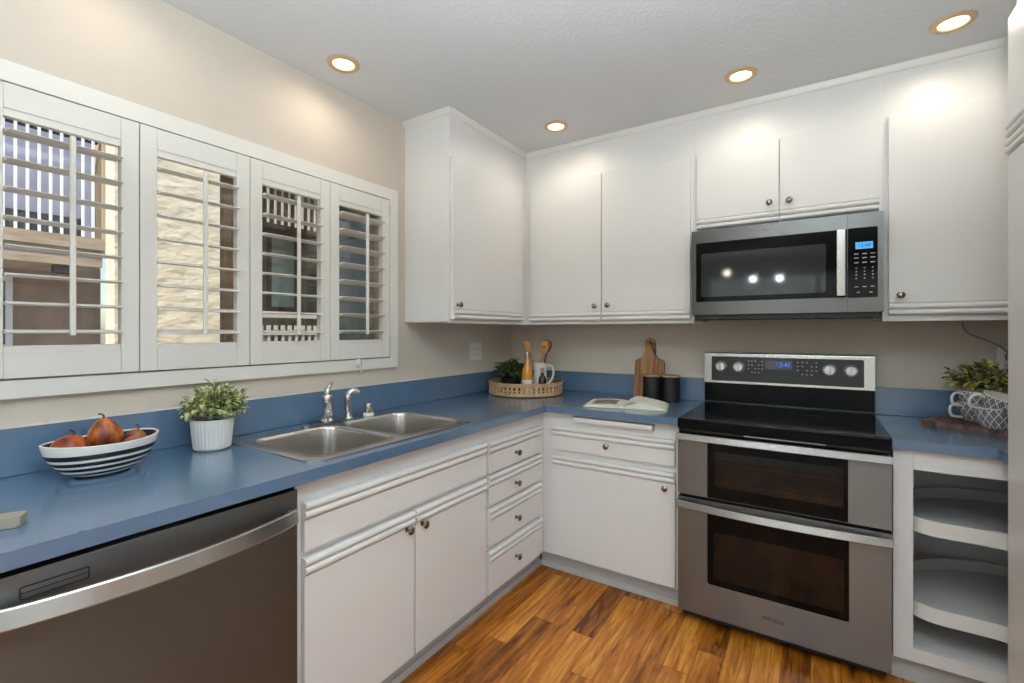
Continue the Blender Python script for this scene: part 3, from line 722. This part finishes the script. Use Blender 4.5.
# ------------------------------------------------------------------ counter items, left
def leaf(bm, p, d, L, Wd, up=Vector((0, 0, 1)), fold=.25, mi=0, n=3):
    d = d.normalized(); s = d.cross(up)
    if s.length < 1e-3: s = Vector((1, 0, 0))
    s.normalize(); nn = s.cross(d).normalized(); rows = []
    for i in range(n + 1):
        t_ = i / n; wdt = Wd * sin(pi * (0.08 + .92 * t_) * .98) ** .8 if 0 < t_ < 1 else Wd * .12
        c_ = p + d * L * t_ - nn * L * .18 * t_ * t_
        rows.append((bm.verts.new(c_ - s * wdt * .5 + nn * wdt * fold), bm.verts.new(c_), bm.verts.new(c_ + s * wdt * .5 + nn * wdt * fold)))
    for a, b in zip(rows, rows[1:]):
        for k in range(2):
            fc = bm.faces.new((a[k], a[k + 1], b[k + 1], b[k])); fc.material_index = mi
def bush(name, parent, mats, c, rx, ry, rz, nst, nlf, L, Wd, rng, low=-.25, pick=lambda r, t: 0, top=None):
    bm = new(); sb = new()
    for i in range(nst):
        th = rng.uniform(0, 2 * pi); e = math.asin(rng.uniform(low, 1)); rr = rng.uniform(.72, 1.05)
        tip = Vector((c[0] + rx * rr * cos(th) * cos(e), c[1] + ry * rr * sin(th) * cos(e), c[2] + rz * rr * sin(e)))
        if top and i < len(top): tip = Vector(top[i])
        b0 = Vector((c[0] + rx * .25 * cos(th), c[1] + ry * .25 * sin(th), c[2] - rz * .55))
        mid = (b0 + tip) / 2 + Vector((0, 0, rz * .12))
        tube(sb, [b0, mid, tip], [.0016, .0013, .0008], 5)
        for k in range(nlf):
            t_ = .35 + .65 * k / (nlf - 1); p = b0.lerp(mid, t_ * 2) if t_ < .5 else mid.lerp(tip, t_ * 2 - 1)
            ax = (tip - mid).normalized(); a2 = rng.uniform(0, 2 * pi); u, v = frame_of(ax)
            d = ax * (1.0 if k == nlf - 1 else .55) + (u * cos(a2) + v * sin(a2)) * rng.uniform(.5, .95)
            leaf(bm, p, d, L * rng.uniform(.75, 1.2), Wd * rng.uniform(.8, 1.15), mi=pick(rng, t_))
    o = obj('stems', sb, 'stem_brown', parent); obj(name, bm, mats, parent, ang=180)

# fruit bowl
bc = (.184, -2.400, CT + .0008)
t = thing('fruit_bowl', 'oval black and white striped bowl holding orange dried fruit', 'bowl', bc)
bm = new()
prof = [(0, .0), (.052, .0), (.064, .003), (.092, .016), (.116, .038), (.131, .062), (.137, .081), (.137, .085), (.132, .085), (.126, .066), (.110, .042), (.084, .021), (.05, .012), (0, .010)]
rot = R(8)
def bfn(v):
    x, y = v.co.x, v.co.y
    X = x * .74; Y = y * .96; zz = v.co.z * 1.07 + .006 * (y / .137) ** 2 * (v.co.z / .085)
    v.co = Vector((bc[0] + X * cos(rot) - Y * sin(rot), bc[1] + X * sin(rot) + Y * cos(rot), bc[2] + zz))
b1 = new(); lathe(b1, prof[:8], seg=56); [bfn(v) for v in b1.verts]; bodyo = obj('bowl_wall', b1, 'bowl_stripes', t)
b1 = new(); lathe(b1, prof[7:], seg=56); [bfn(v) for v in b1.verts]; lin_ = obj('inner_glaze', b1, 'black_matte', t); lin_['label'] = 'dark glazed inside of the bowl'
b1 = new(); lathe(b1, [(.1375, .0845), (.1385, .0868), (.135, .0885), (.1315, .0868), (.1315, .0848)], seg=56); [bfn(v) for v in b1.verts]; obj('rim', b1, 'ceramic_white', t)
def fruit(label, c, r, h, m, neck, tilt, stem=True, az=0, lobes=9, amp=.035):
    t = thing('dried_fruit', label, 'fruit', (0, 0, 0), 'dried fruit in the striped bowl'); bm = new()
    prof = []
    for i in range(15):
        a = -pi / 2 + pi * i / 14; z = sin(a) * h; rr = r * cos(a) ** .85 if cos(a) > 1e-6 else 0
        if z > 0: rr *= 1 - neck * (z / h) ** 1.2; z *= 1 + neck * .5
        prof.append((rr, z))
    prof[0] = (0, -h * .95); prof[-1] = (0, prof[-1][1])
    lathe(bm, prof, seg=36, fn=lambda a, z: 1 + amp * cos(lobes * a + 8 * z) * cos(a * 2 + 1))
    obj('flesh', bm, m, t)
    if stem:
        zt = h * (1 + neck * .5); bm = new(); tube(bm, [(0, 0, zt - .004), (.001, .001, zt + .006), (.004, -.004, zt + .013), (.008, -.012, zt + .016)], [.003, .0024, .002, .0026], 8); obj('stem', bm, 'stem_brown', t)
    t.location = c; t.rotation_euler = (R(tilt[0]), R(tilt[1]), az)
    return t
fruit('squat red-orange dried fruit at the left end of the striped bowl', (.198, -2.474, CT + .084), .040, .035, 'fruit_orange', .10, (-8, 6), lobes=5)
fruit('pear-shaped amber dried fruit standing highest in the striped bowl', (.166, -2.391, CT + .102), .041, .043, 'fruit_amber', .42, (6, 8), lobes=7)
fruit('small tan dried fruit lying right of the pear-shaped one', (.200, -2.338, CT + .070), .024, .022, 'fruit_tan', .2, (20, 50), False)
fruit('reddish tan dried fruit with a stem at the right end of the bowl', (.164, -2.318, CT + .083), .028, .021, 'fruit_tan', .15, (-14, 4), True)

# ribbed pot plant
pc = (.150, -2.098, CT + .0008)
t = thing('potted_plant', 'small pale green plant in a ribbed white pot left of the sink', 'plant', pc)
bm = new(); rib = lambda a, z: 1 + .016 * cos(34 * a)
lathe(bm, [(0, 0), (.048, 0), (.055, .006), (.064, .10)], pc, seg=204, fn=lambda a, z: rib(a, z) if z > .004 else 1)
lathe(bm, [(.064, .1001), (.064, .104), (.060, .104), (.058, .090), (0, .088)], pc, seg=204)
obj('pot', bm, 'pot_ribbed', t, ang=30)
bm = new(); lathe(bm, [(.0575, .0905), (0, .0945)], pc, seg=30); obj('soil', bm, 'soil', t)
rg = random.Random(3)
bush('foliage', t, ['leaf_pale', 'leaf_pale_tip'], (pc[0], pc[1] + .012, CT + .148), .092, .098, .062, 110, 8, .022, .0145, rg, low=-.45,
     pick=lambda r, tt: 1 if r.random() < .35 * tt + .1 else 0, top=[(pc[0], pc[1] - .005, CT + .226), (pc[0] + .01, pc[1] + .004, CT + .214)])

bm = new(); prism(bm, [(u, v, CT + .0008) for u, v in rrect(-.034, -.022, .034, .022, .005)], (0, 0, .021)); bmesh.ops.bevel(bm, geom=[e for e in bm.edges if abs(e.verts[0].co.z - e.verts[1].co.z) < 1e-6], offset=.003, segments=2, affect='EDGES')
for v in bm.verts: v.co = Matrix.Rotation(R(62), 4, 'Z') @ v.co + Vector((.487, -2.650, 0))
tag(obj('soap_block', bm, 'soap_grey', loc=(.487, -2.644, CT)), 'small grey stone-like block at the left end of the counter', 'block')

t = thing('suction_hook', 'clear plastic suction hook stuck to the bottom of the window casing', 'hook', (.024, -1.384, 1.158))
bm = new(); lathe(bm, [(0, .010), (.006, .010), (.010, .007), (.0225, .002), (.023, 0), (0, 0)], seg=24)
for v in bm.verts: v.co = Vector((.0225 + v.co.z, -1.384 + v.co.x, 1.160 + v.co.y))
obj('cup', bm, 'clear_plastic', t)
bm = new(); tube(bm, [(.033, -1.384, 1.160), (.036, -1.383, 1.135), (.038, -1.381, 1.115), (.046, -1.379, 1.110), (.052, -1.378, 1.120)], .0025, 8); obj('hook', bm, 'clear_plastic', t)

def outlet(label, f, w, z, hw, n, name='wall_outlet'):
    t = thing(name, label, 'outlet', f(w, 0, z))
    bm = new(); p = f(w - hw, .0006, z - .059); q = f(w + hw, .006, z + .059); box(bm, *p, *q, bev=.002); pl = obj('cover_plate', bm, 'outlet_white', t)
    for i in range(n):
        wc = w + (i - (n - 1) / 2) * .046
        bm = new(); p = f(wc - .017, .0062, z - .034); q = f(wc + .017, .0085, z + .034); box(bm, *p, *q, bev=.001, seg=1); ins = obj('receptacle', bm, 'outlet_white', pl)
        for dz in (-.018, .018):
            bm = new()
            for dw in (-.006, .006):
                p = f(wc + dw - .0012, .0087, z + dz - .005); q = f(wc + dw + .0012, .0092, z + dz + .005); box(bm, *p, *q)
            obj('slot', bm, 'socket_dark', pl)
    return t
outlet('white double wall outlet on the left wall near the corner', lambda w, d, z: (d, w, z), -.430, 1.185, .060, 2)
outlet('white wall outlet behind the plant and mugs on the right', lambda w, d, z: (w, -d, z), 2.578, 1.186, .036, 1)
bm = new(); tube(bm, [(2.431, -.012, 1.3585), (2.432, -.010, 1.338), (2.440, -.008, 1.318), (2.455, -.007, 1.302), (2.485, -.007, 1.288), (2.520, -.010, 1.270), (2.546, -.016, 1.254), (2.563, -.026, 1.236), (2.572, -.034, 1.216), (2.578, -.034, 1.206)], .0035, 8)
box(bm, 2.565, -.044, 1.192, 2.591, -.0112, 1.216, bev=.004)
tag(obj('power_cord', bm, 'cord_grey'), 'thin grey power cord hanging from the wall cabinet to the outlet', 'cord')

# ------------------------------------------------------------------ corner tray with contents
tc_ = (.292, -.272, CT + .0008); TR = .240
t = thing('woven_tray', 'round pale wicker tray with open lattice side in the counter corner', 'tray', tc_)
bm = new(); lathe(bm, [(0, 0), (TR - .004, 0), (TR - .004, .006), (0, .006)], tc_, seg=64); obj('base', bm, 'basket_dark', t)
bm = new()
for z0, z1, r in ((.0062, .026, TR), (.0355, .0415, TR), (.061, .078, TR)):
    lathe(bm, [(r - .006, z0), (r, z0), (r + .001, (z0 + z1) / 2), (r, z1), (r - .006, z1), (r - .006, z0)], tc_, seg=72)
tube(bm, [(tc_[0] + (TR - .001) * cos(a), tc_[1] + (TR - .001) * sin(a), tc_[2] + .078) for a in [2 * pi * i / 64 for i in range(65)]], .006, 8)
obj('hoop', bm, 'basket_wood', t)
bm = new()
for i in range(50):
    a = 2 * pi * i / 50
    for rr, da in ((TR - .003, 0),):
        w = .0085; ux, uy = cos(a), sin(a); px, py = -uy, ux
        pts = [(tc_[0] + ux * (rr + k) + px * s, tc_[1] + uy * (rr + k) + py * s, tc_[2] + .018) for k, s in ((-.002, -w), (.0025, -w), (.0025, w), (-.002, w))]
        prism(bm, pts, (0, 0, .052))
sl = obj('lattice', bm, 'basket_wood', t)
TZ = tc_[2] + .0065
# leafy plant in grey pot
p0 = (.172, -.262, TZ)
t = thing('potted_plant', 'dark green leafy plant in a grey pot on the round wicker tray', 'plant', p0)
bm = new(); lathe(bm, [(0, 0), (.050, 0), (.062, .04), (.070, .088), (.066, .088), (.060, .075), (0, .073)], p0, seg=32); obj('pot', bm, 'black_matte', t)
bm = new(); lathe(bm, [(.0605, .0757), (0, .078)], p0, seg=24); obj('soil', bm, 'soil', t)
bush('foliage', t, ['leaf_dark', 'leaf_olive'], (p0[0], p0[1], TZ + .135), .102, .102, .062, 46, 6, .038, .024, random.Random(5), low=-.3, pick=lambda r, tt: 1 if r.random() < .15 else 0)
# bottles
p0 = (.383, -.405, TZ)
t = thing('oil_bottle', 'amber oil bottle with a white label on the wicker tray', 'bottle', p0)
bm = new(); lathe(bm, [(0, 0), (.031, 0), (.033, .004), (.033, .140), (.030, .158), (.019, .188), (.0125, .208), (.0115, .232), (0, .232)], p0, seg=28); obj('glass_body', bm, 'bottle_amber', t)
bm = new(); lathe(bm, [(.0335, .018), (.0342, .019), (.0342, .098), (.0335, .099)], p0, seg=28); obj('label', bm, 'paper', t)
bm = new(); lathe(bm, [(0, .2322), (.0135, .2322), (.0135, .252), (.009, .258), (.008, .272), (0, .272)], p0, seg=20); obj('cap', bm, 'stainless_bright', t)
p0 = (.470, -.368, TZ)
t = thing('small_bottle', 'short dark bottle in front of the white pitcher on the tray', 'bottle', p0)
bm = new(); lathe(bm, [(0, 0), (.023, 0), (.025, .004), (.025, .098), (.021, .115), (.0105, .126), (.010, .140), (0, .140)], p0, seg=24); obj('glass_body', bm, 'bottle_dark', t)
bm = new(); lathe(bm, [(0, .1402), (.0125, .1402), (.0125, .166), (.010, .170), (0, .170)], p0, seg=20); obj('cap', bm, 'lid_wood', t)
p0 = (.408, -.290, TZ)
t = thing('pitcher', 'white ceramic pitcher holding wooden utensils on the tray', 'pitcher', p0)
bm = new(); lathe(bm, [(0, 0), (.040, 0), (.044, .006), (.046, .07), (.041, .13), (.042, .175), (.047, .194), (.044, .195), (.038, .175), (.037, .13), (.041, .07), (.039, .012), (0, .010)], p0, seg=36); obj('body', bm, 'ceramic_white', t)
hd = Vector((.86, .50, 0)); P = [Vector(p0) + hd * r + Vector((0, 0, z)) for r, z in ((.040, .172), (.058, .182), (.078, .174), (.086, .146), (.081, .108), (.064, .076), (.043, .062))]
bm = new(); tube(bm, spl(P), .0075, 12); obj('handle', bm, 'ceramic_white', t)
def utensil(label, name, base, tip, kind, m):
    base = Vector(base); tip = Vector(tip); d = (tip - base); L = d.length; bm = new()
    t = thing(name, label, 'utensil', (0, 0, 0), 'wooden utensils in the white pitcher')
    tube(bm, [(0, 0, 0), (0, 0, L * .4), (0, 0, L * .74)], [.006, .0055, .006], 10); obj('handle', bm, m, t)
    bm = new(); w = .027; h = L * .27; n = 28; P = []
    for i in range(n): a = 2 * pi * i / n; k = 1 if sin(a) < 0 else 1; P.append((w * cos(a) * (1 - .18 * sin(a) * (1 if kind == 'spoon' else -.9)), h * .5 * sin(a)))
    if kind == 'spoon':
        rows = []
        lathe(bm, [(0, -.006), (.5, -.0052), (.8, -.002), (1, .003), (.9, .003), (.6, -.0005), (0, -.002)], seg=n)
        for v in bm.verts:
            a = math.atan2(v.co.y, v.co.x); r = math.hypot(v.co.x, v.co.y)
            v.co = Vector((r * w * cos(a) * (1 + .12 * sin(a)), v.co.z * 1.6, L * .73 + h * .5 + r * h * .5 * sin(a)))
    else:
        hole = [(.007 * cos(2 * pi * i / 14), .006 + .007 * sin(2 * pi * i / 14)) for i in range(14)]
        plate(bm, P, [hole], lambda u, v, dd_: (u, dd_, L * .73 + h * .5 + v), -.003, .003)
    obj('head', bm, m, t)
    zc = d.normalized(); view = Vector((.519, -.855, 0)); yc = -(view - zc * view.dot(zc)).normalized(); xc = yc.cross(zc)
    t.rotation_mode = 'QUATERNION'; t.rotation_quaternion = Matrix((xc, yc, zc)).transposed().to_quaternion(); t.location = base
utensil('pale wooden spoon leaning left out of the white pitcher', 'wooden_spoon', (.438, -.284, TZ + .020), (.318, -.322, TZ + .335), 'spoon', 'wood_spoon')
utensil('brown slotted wooden spatula leaning right out of the white pitcher', 'wooden_spatula', (.392, -.312, TZ + .022), (.462, -.318, TZ + .335), 'spat', 'wood_spoon')
utensil('dark wooden spoon standing behind the slotted spatula', 'wooden_spoon', (.396, -.268, TZ + .022), (.456, -.262, TZ + .345), 'spoon', 'wood_spoon_dark')

# ------------------------------------------------------------------ cutting board, canisters, book
t = thing('cutting_board', 'paddle-shaped wooden cutting board leaning on the wall behind the canisters', 'cutting board', (1.022, -.075, CT))
P = [(-.088, 0), (.088, 0), (.088, .205)]
SH = [(.087, .216), (.082, .225), (.072, .231), (.055, .238), (.042, .246), (.034, .258), (.029, .275)]
P += SH + [(.027, .295), (.029, .318)]
for i in range(9): a = pi * i / 8; P.append((.031 * cos(a), .331 + .031 * sin(a)))
P += [(-.029, .318), (-.027, .295)] + [(-x, z) for x, z in SH[::-1]]
P.append((-.088, .205))
P = [(x, z) for i, (x, z) in enumerate(P)]
hole = [(.009 * cos(2 * pi * i / 16), .333 + .009 * sin(2 * pi * i / 16)) for i in range(16)]
bm = new(); plate(bm, P, [hole], lambda u, v, d: (u, d, v), -.009, .009)
rotm = Matrix.Rotation(R(-8.0), 4, 'X') @ Matrix.Rotation(R(0), 4, 'Z')
bmesh.ops.transform(bm, matrix=Matrix.Translation((1.031, -.070, CT + .003)) @ rotm, verts=bm.verts); obj('paddle', bm, 'board_wood', t)
bm = new(); tube(bm, [(0, -.011, .333), (.012, -.015, .330), (.030, -.013, .318), (.036, -.008, .290), (.034, -.012, .262), (.026, -.016, .276), (.012, -.015, .318), (.002, -.012, .338)], .0028, 8)
bmesh.ops.transform(bm, matrix=Matrix.Translation((1.031, -.070, CT + .003)) @ rotm, verts=bm.verts); obj('hanging_cord', bm, 'leather_cord', t)
def canister(label, c):
    t = thing('canister', label, 'canister', c, 'black canisters by the range'); bm = new()
    lathe(bm, [(0, 0), (.049, 0), (.0515, .003), (.0515, .135), (.049, .138), (0, .138)], c, seg=40); obj('body', bm, 'black_matte', t)
    bm = new(); lathe(bm, [(0, .1382), (.0495, .1382), (.0505, .140), (.0505, .147), (.049, .149), (0, .149)], c, seg=40); obj('lid', bm, 'lid_wood', t)
canister('black canister with wooden lid, in front of the cutting board', (1.070, -.128, CT + .0008))
canister('black canister with wooden lid, the one nearer the range', (1.174, -.112, CT + .0008))

bk = (1.005, -.418, CT + .0008); t = thing('open_book', 'open cookbook lying on the blue counter left of the range', 'book', bk)
Mb = Matrix.Translation((bk[0] + .014, bk[1], bk[2])) @ Matrix.Scale(1.05, 4, (1, 0, 0)) @ Matrix.Rotation(R(12), 4, 'Z')
def xf(bm): bmesh.ops.transform(bm, matrix=Mb, verts=bm.verts); return bm
bm = new(); box(bm, -.204, -.128, 0, .204, .128, .004, bev=.001, seg=1); obj('cover', xf(bm), 'book_cover', t)
def pages(sgn, hmp, base):
    bm = new(); n = 14; top = []
    for i in range(n + 1):
        s = i / n; x = sgn * (.003 + .192 * s); z = base + hmp * (sin(pi * min(1, s * 1.9 + .05) * .5) * (1 - s) ** .8 * 1.9 if s < 1 else 0) + .003
        top.append((x, z))
    bot = [(top[-1][0], .0043), (top[0][0], .0043)]
    pts = [(x, -.122, z) for x, z in top + bot]; prism(bm, pts, (0, .244, 0)); return obj('page_block', xf(bm), 'paper', t, ang=60), top
pL, topL = pages(-1, .006, .006); pR, topR = pages(1, .022, .005)
bm = new(); rows = []
for (x, z) in topL[3:13]: rows.append((bm.verts.new((x, -.085, z + .0006)), bm.verts.new((x, .075, z + .0006))))
for a, b in zip(rows, rows[1:]): bm.faces.new((a[0], b[0], b[1], a[1]))
ext = bmesh.ops.extrude_face_region(bm, geom=list(bm.faces)); bmesh.ops.translate(bm, vec=(0, 0, .0004), verts=[v for v in ext['geom'] if isinstance(v, bmesh.types.BMVert)])
obj('picture', xf(bm), 'picture_grey', pL)
# one page lifting at the middle
bm = new(); rows = []
for i in range(9):
    s = i / 8; rows.append([(.004 + .075 * s, .018 + .020 * sin(pi * s * .75))])
pts = [(r[0][0], -.120, r[0][1]) for r in rows] + [(r[0][0], -.120, r[0][1] + .0012) for r in rows[::-1]]
prism(bm, pts, (0, .240, 0)); obj('loose_page', xf(bm), 'paper', t, ang=60)

# ------------------------------------------------------------------ right corner items
a0 = R(-26.5); ux, uy = cos(a0), sin(a0); vx, vy = -uy, ux; cr = (2.254, -.242)
bcx, bcy = cr[0] + ux * .21 + vx * .115, cr[1] + uy * .21 + vy * .115
t = thing('serving_board', 'dark wooden board with notched edge under the patterned mugs', 'board', (bcx, bcy, CT))
bm = new(); out = []
n = 26
for i in range(n * 4):
    s = i / (n * 4); out.append((-.21 + .42 * s, -.115 - .0028 * abs(sin(pi * i / 4))))
for i in range(14 * 4): s = i / 56; out.append((.21 + .0028 * abs(sin(pi * i / 4)), -.115 + .23 * s))
for i in range(n * 4): s = i / (n * 4); out.append((.21 - .42 * s, .115 + .0028 * abs(sin(pi * i / 4))))
for i in range(14 * 4): s = i / 56; out.append((-.21 - .0028 * abs(sin(pi * i / 4)), .115 - .23 * s))
plate(bm, out, [], lambda u, v, d: (bcx + ux * u + vx * v, bcy + uy * u + vy * v, d), CT + .0008, CT + .0215); obj('board', bm, 'dark_wood', t, ang=60)
BZ = CT + .0222
def mug(label, loc, rot, handle_az, r=.070, h=.082):
    t = thing('mug', label, 'mug', (0, 0, 0), 'grey patterned mugs on the wooden board')
    bm = new(); lathe(bm, [(0, 0), (r * .60, 0), (r * .66, .003), (r * .88, h * .35), (r * .98, h * .70), (r, h - .004)], seg=44); obj('cup', bm, 'mug_pattern', t)
    bm = new(); lathe(bm, [(r, h - .0039), (r, h), (r - .004, h), (r * .92, h * .70), (r * .80, h * .35), (r * .58, .008), (0, .006)], seg=44); obj('glaze', bm, 'ceramic_white', t)
    bm = new(); c, s = cos(handle_az), sin(handle_az)
    P = [(q * c, q * s, z) for q, z in ((r * .95, h * .80), (r + .018, h * .90), (r + .036, h * .78), (r + .040, h * .52), (r + .030, h * .28), (r * .92, h * .18 + .004))]
    tube(bm, spl(P), .0052, 12); obj('handle', bm, 'ceramic_white', t)
    t.location = loc; t.rotation_euler = rot
    return t
haz = R(205)
mug('lower back patterned mug, handle near the blue backsplash', (2.452, -.172, BZ), (0, 0, 0), haz)
mug('upper back patterned mug nested in the lower one behind', (2.454, -.171, BZ + .047), (R(2), R(2), 0), haz + .03)
mug('front patterned mug standing on the board near its edge', (2.474, -.318, BZ), (0, 0, 0), R(330))
mug('tilted patterned mug resting in the front mug, cream inside showing', (2.478, -.318, BZ + .044), (R(10), R(15), 0), R(196))
p0 = (2.574, -.150, BZ)
t = thing('potted_plant', 'olive and yellow leafy plant behind the patterned mugs', 'plant', p0)
bm = new(); lathe(bm, [(0, 0), (.036, 0), (.042, .05), (.045, .11), (.042, .11), (.039, .10), (0, .098)], p0, seg=30); obj('pot', bm, 'dark_wood', t)
bm = new(); lathe(bm, [(.0392, .1002), (0, .104)], p0, seg=24); obj('soil', bm, 'soil', t)
bush('foliage', t, ['leaf_olive', 'leaf_yellow', 'leaf_pale'], (2.492, -.145, BZ + .178), .140, .105, .066, 64, 6, .032, .020, random.Random(11), low=-.35,
     pick=lambda r, tt: 1 if r.random() < .20 else (2 if r.random() < .35 else 0))

# ------------------------------------------------------------------ recessed ceiling lights
def downlight(label, x, y, power=6.5):
    t = thing('recessed_light', label, 'ceiling light', (x, y, H), 'recessed lights in the ceiling'); c = (x, y, H)
    bm = new(); lathe(bm, [(.066, -.0006), (.066, -.004), (.062, -.007), (.046, -.0085), (.043, -.006), (.043, -.0006), (.066, -.0006)], c, seg=40); obj('trim_ring', bm, 'brass_ring', t)
    bm = new(); lathe(bm, [(0, -.0035), (.040, -.003), (.0425, -.0008), (0, -.0008)], c, seg=32); obj('lens', bm, 'lamp_glow', t)
    lamp('light_source', 'SPOT', (0, 0, -.012), power, (1, .90, .76), (0, 0, 0), t, spot_size=R(174), spot_blend=.75, shadow_soft_size=.035)
downlight('recessed ceiling light above the shuttered window', .205, -1.61, 5)
downlight('smallest-looking recessed ceiling light, nearest the room corner', .676, -.585)
downlight('recessed ceiling light above the microwave', 1.60, -.597)
downlight('recessed ceiling light nearest the pantry cabinet', 2.30, -.565)
def downlight_away(x, y, power=4.5):
    lamp('ceiling_spot', 'SPOT', (x, y, H - .012), power, (1, .90, .76), (0, 0, 0), None, spot_size=R(174), spot_blend=.75, shadow_soft_size=.035)
for x, y, w in ((.205, -2.34, 2.8), (1.55, -2.6, 4.5), (1.55, -3.9, 4.5), (3.4, -3.9, 4.5)): downlight_away(x, y, w)

# hanging lamps of the dining area behind the camera (seen only as reflections in the microwave door)
for x, z in ((1.137, 2.048), (1.457, 2.04)):
    lamp('dining_bulb', 'POINT', (x, -5.2, z), 5, (.86, .94, 1.0), shadow_soft_size=.04)
lamp('dining_bulb', 'POINT', (.805, -5.2, 2.154), 3, (1, .92, .8), shadow_soft_size=.045)

# ------------------------------------------------------------------ outside the window
bm = new(); box(bm, -30, -20, -.30, -.30, 30, -.12); struct(obj('ground_outside', bm, 'concrete'))
bm = new(); plate(bm, rect(-1.868, -.119, -1.272, 4.2), [], lambda u, v, d: (d, u, v), -1.64, -1.50)
tag(obj('stucco_pier', bm, 'stucco_cream', loc=(-1.56, -1.58, -.119)), 'sunlit cream stucco wall outside the second shutter', 'outdoor wall')
bm = new(); box(bm, -1.60, -1.262, -.119, -1.51, -1.185, 4.2, bev=.004, seg=1)
tag(obj('wooden_post', bm, 'post_brown', loc=(-1.55, -1.22, -.119)), 'brown wooden post outside, right of the sunlit stucco wall', 'post')
# house seen through the left shutter
HX = -6.5; HW = -7.7; kf = (1.88 - HW) / (1.88 - HX)
def far(u): return -2.885 + (u + 2.885) * kf
def farz(z): return 1.312 + (z - 1.312) * kf
t = thing('neighbour_house', 'brown stucco house with an upstairs balcony seen through the leftmost shutter', 'building', (HX - 1, -2.4, -.119))
bm = new(); box(bm, HW - .3, -6.0, -.119, HW, far(-.52), 2.44); obj('wall', bm, 'stucco_brown', t)
bm = new(); box(bm, HW + .001, -6.0, 2.21, HX, -.50, 2.44); box(bm, HW + .001, -6.0, 2.441, HX + .07, -.48, 2.60); obj('balcony_fascia', bm, 'fascia_beige', t)
bm = new(); box(bm, HX - 1.7, -6.0, 2.601, HX - 1.5, .2, 5.2); obj('upper_wall', bm, 'slate_wall', t)
bm = new(); box(bm, HX - .08, -6.0, 3.93, HX - .02, -.54, 4.06); obj('rail', bm, 'slate_dark', t)
for i in range(22):
    y = -.60 - .107 * i; bm = new(); box(bm, HX - .019, y - .013, 2.602, HX + .015, y + .013, 4.0); obj('baluster', bm, 'rail_white', t)
bm = new(); box(bm, HX - .5, -6.0, 2.602, HX - .4, -.60, 2.92); obj('planter_box', bm, 'slate_dark', t)
bm = new(); box(bm, HX - .3, -.50, 2.602, HX, -.36, 5.2); obj('corner_post', bm, 'beige_wall', t)
y0, y1, z0, z1 = far(-2.5), far(-1.38), farz(1.10), farz(2.0)
bm = new(); plate(bm, rect(y0, z0, y1, z1), [rect(y0 + .07, z0 + .07, y1 - .07, z1 - .07)], lambda u, v, d: (d, u, v), HW + .001, HW + .05); w_ = obj('window', bm, 'rail_white', t)
bm = new(); box(bm, HW + .005, y0 + .07, z0 + .07, HW + .02, y1 - .07, z1 - .07); obj('pane', bm, 'win_grey', w_)
bm = new(); box(bm, HX - .2, -.98, 2.10, HX - .07, -.76, 2.209, bev=.01, seg=1); obj('porch_lamp', bm, 'slate_dark', t)
# house behind the two right shutters
GX = -6.0; GW = -7.8; kg = (1.88 - GW) / (1.88 - GX)
def fy(y): return -2.885 + (y + 2.885) * kg
def fz(z): return 1.312 + (z - 1.312) * kg
t = thing('neighbour_house', 'shaded house with white balcony railings seen through the right shutters', 'building', (GX - .5, 3.0, -.119))
bm = new(); box(bm, GW - .4, .60, -.119, GW, 8.5, 6.0); obj('wall', bm, 'moss_wall', t)
bm = new(); box(bm, GX - .10, 3.80, -.119, GX, 4.8, 6.0); obj('side_wall', bm, 'beige_wall', t)
bm = new(); box(bm, GW + .001, .3, 5.2, GX + .9, 3.70, 5.4); obj('shading_roof', bm, 'shade_brown', t)  # unseen roof, added to keep sun off the upper balcony
bm = new(); box(bm, GW + .001, .6, 3.30, GX - .05, 3.70, 3.42); obj('balcony_deck', bm, 'shade_brown', t)
bm = new(); box(bm, GX - .06, .6, 4.25, GX + .04, 2.85, 4.33); obj('rail', bm, 'rail_white', t)
for i in range(17):
    y = .70 + .128 * i; bm = new(); box(bm, GX - .04, y - .015, 3.20, GX - .01, y + .015, 4.249); obj('baluster', bm, 'ledge_white', t)
bm = new(); box(bm, GW + .001, .6, .98, GX - .05, 3.70, 1.10); obj('balcony_deck', bm, 'shade_brown', t)
bm = new(); box(bm, GX - .06, .6, 1.56, GX + .06, 2.85, 1.67); obj('rail', bm, 'ledge_white', t)
bm = new(); box(bm, GX - .04, .6, 1.26, GX + .03, 2.85, 1.34); obj('rail', bm, 'ledge_white', t)
for i in range(17):
    y = .70 + .128 * i; bm = new(); box(bm, GX - .03, y - .022, .90, GX + .01, y + .022, 1.259); box(bm, GX - .03, y - .03, 1.341, GX + .01, y + .03, 1.43); obj('baluster', bm, 'ledge_white', t)
for (y0, y1, z0, z1, m) in ((1.62, 2.05, 1.75, 3.1, 'win_green'), (2.92, 3.74, .75, 3.7, 'win_grey')):
    y0, y1, z0, z1 = fy(y0), fy(y1), fz(z0), fz(z1)
    bm = new(); plate(bm, rect(y0 - .08, z0 - .08, y1 + .08, z1 + .08), [rect(y0, z0, y1, z1)], lambda u, v, d: (d, u, v), GW + .001, GW + .05); w_ = obj('window', bm, 'shade_brown', t)
    bm = new(); box(bm, GW + .005, y0, z0, GW + .02, y1, z1); obj('pane', bm, m, w_)
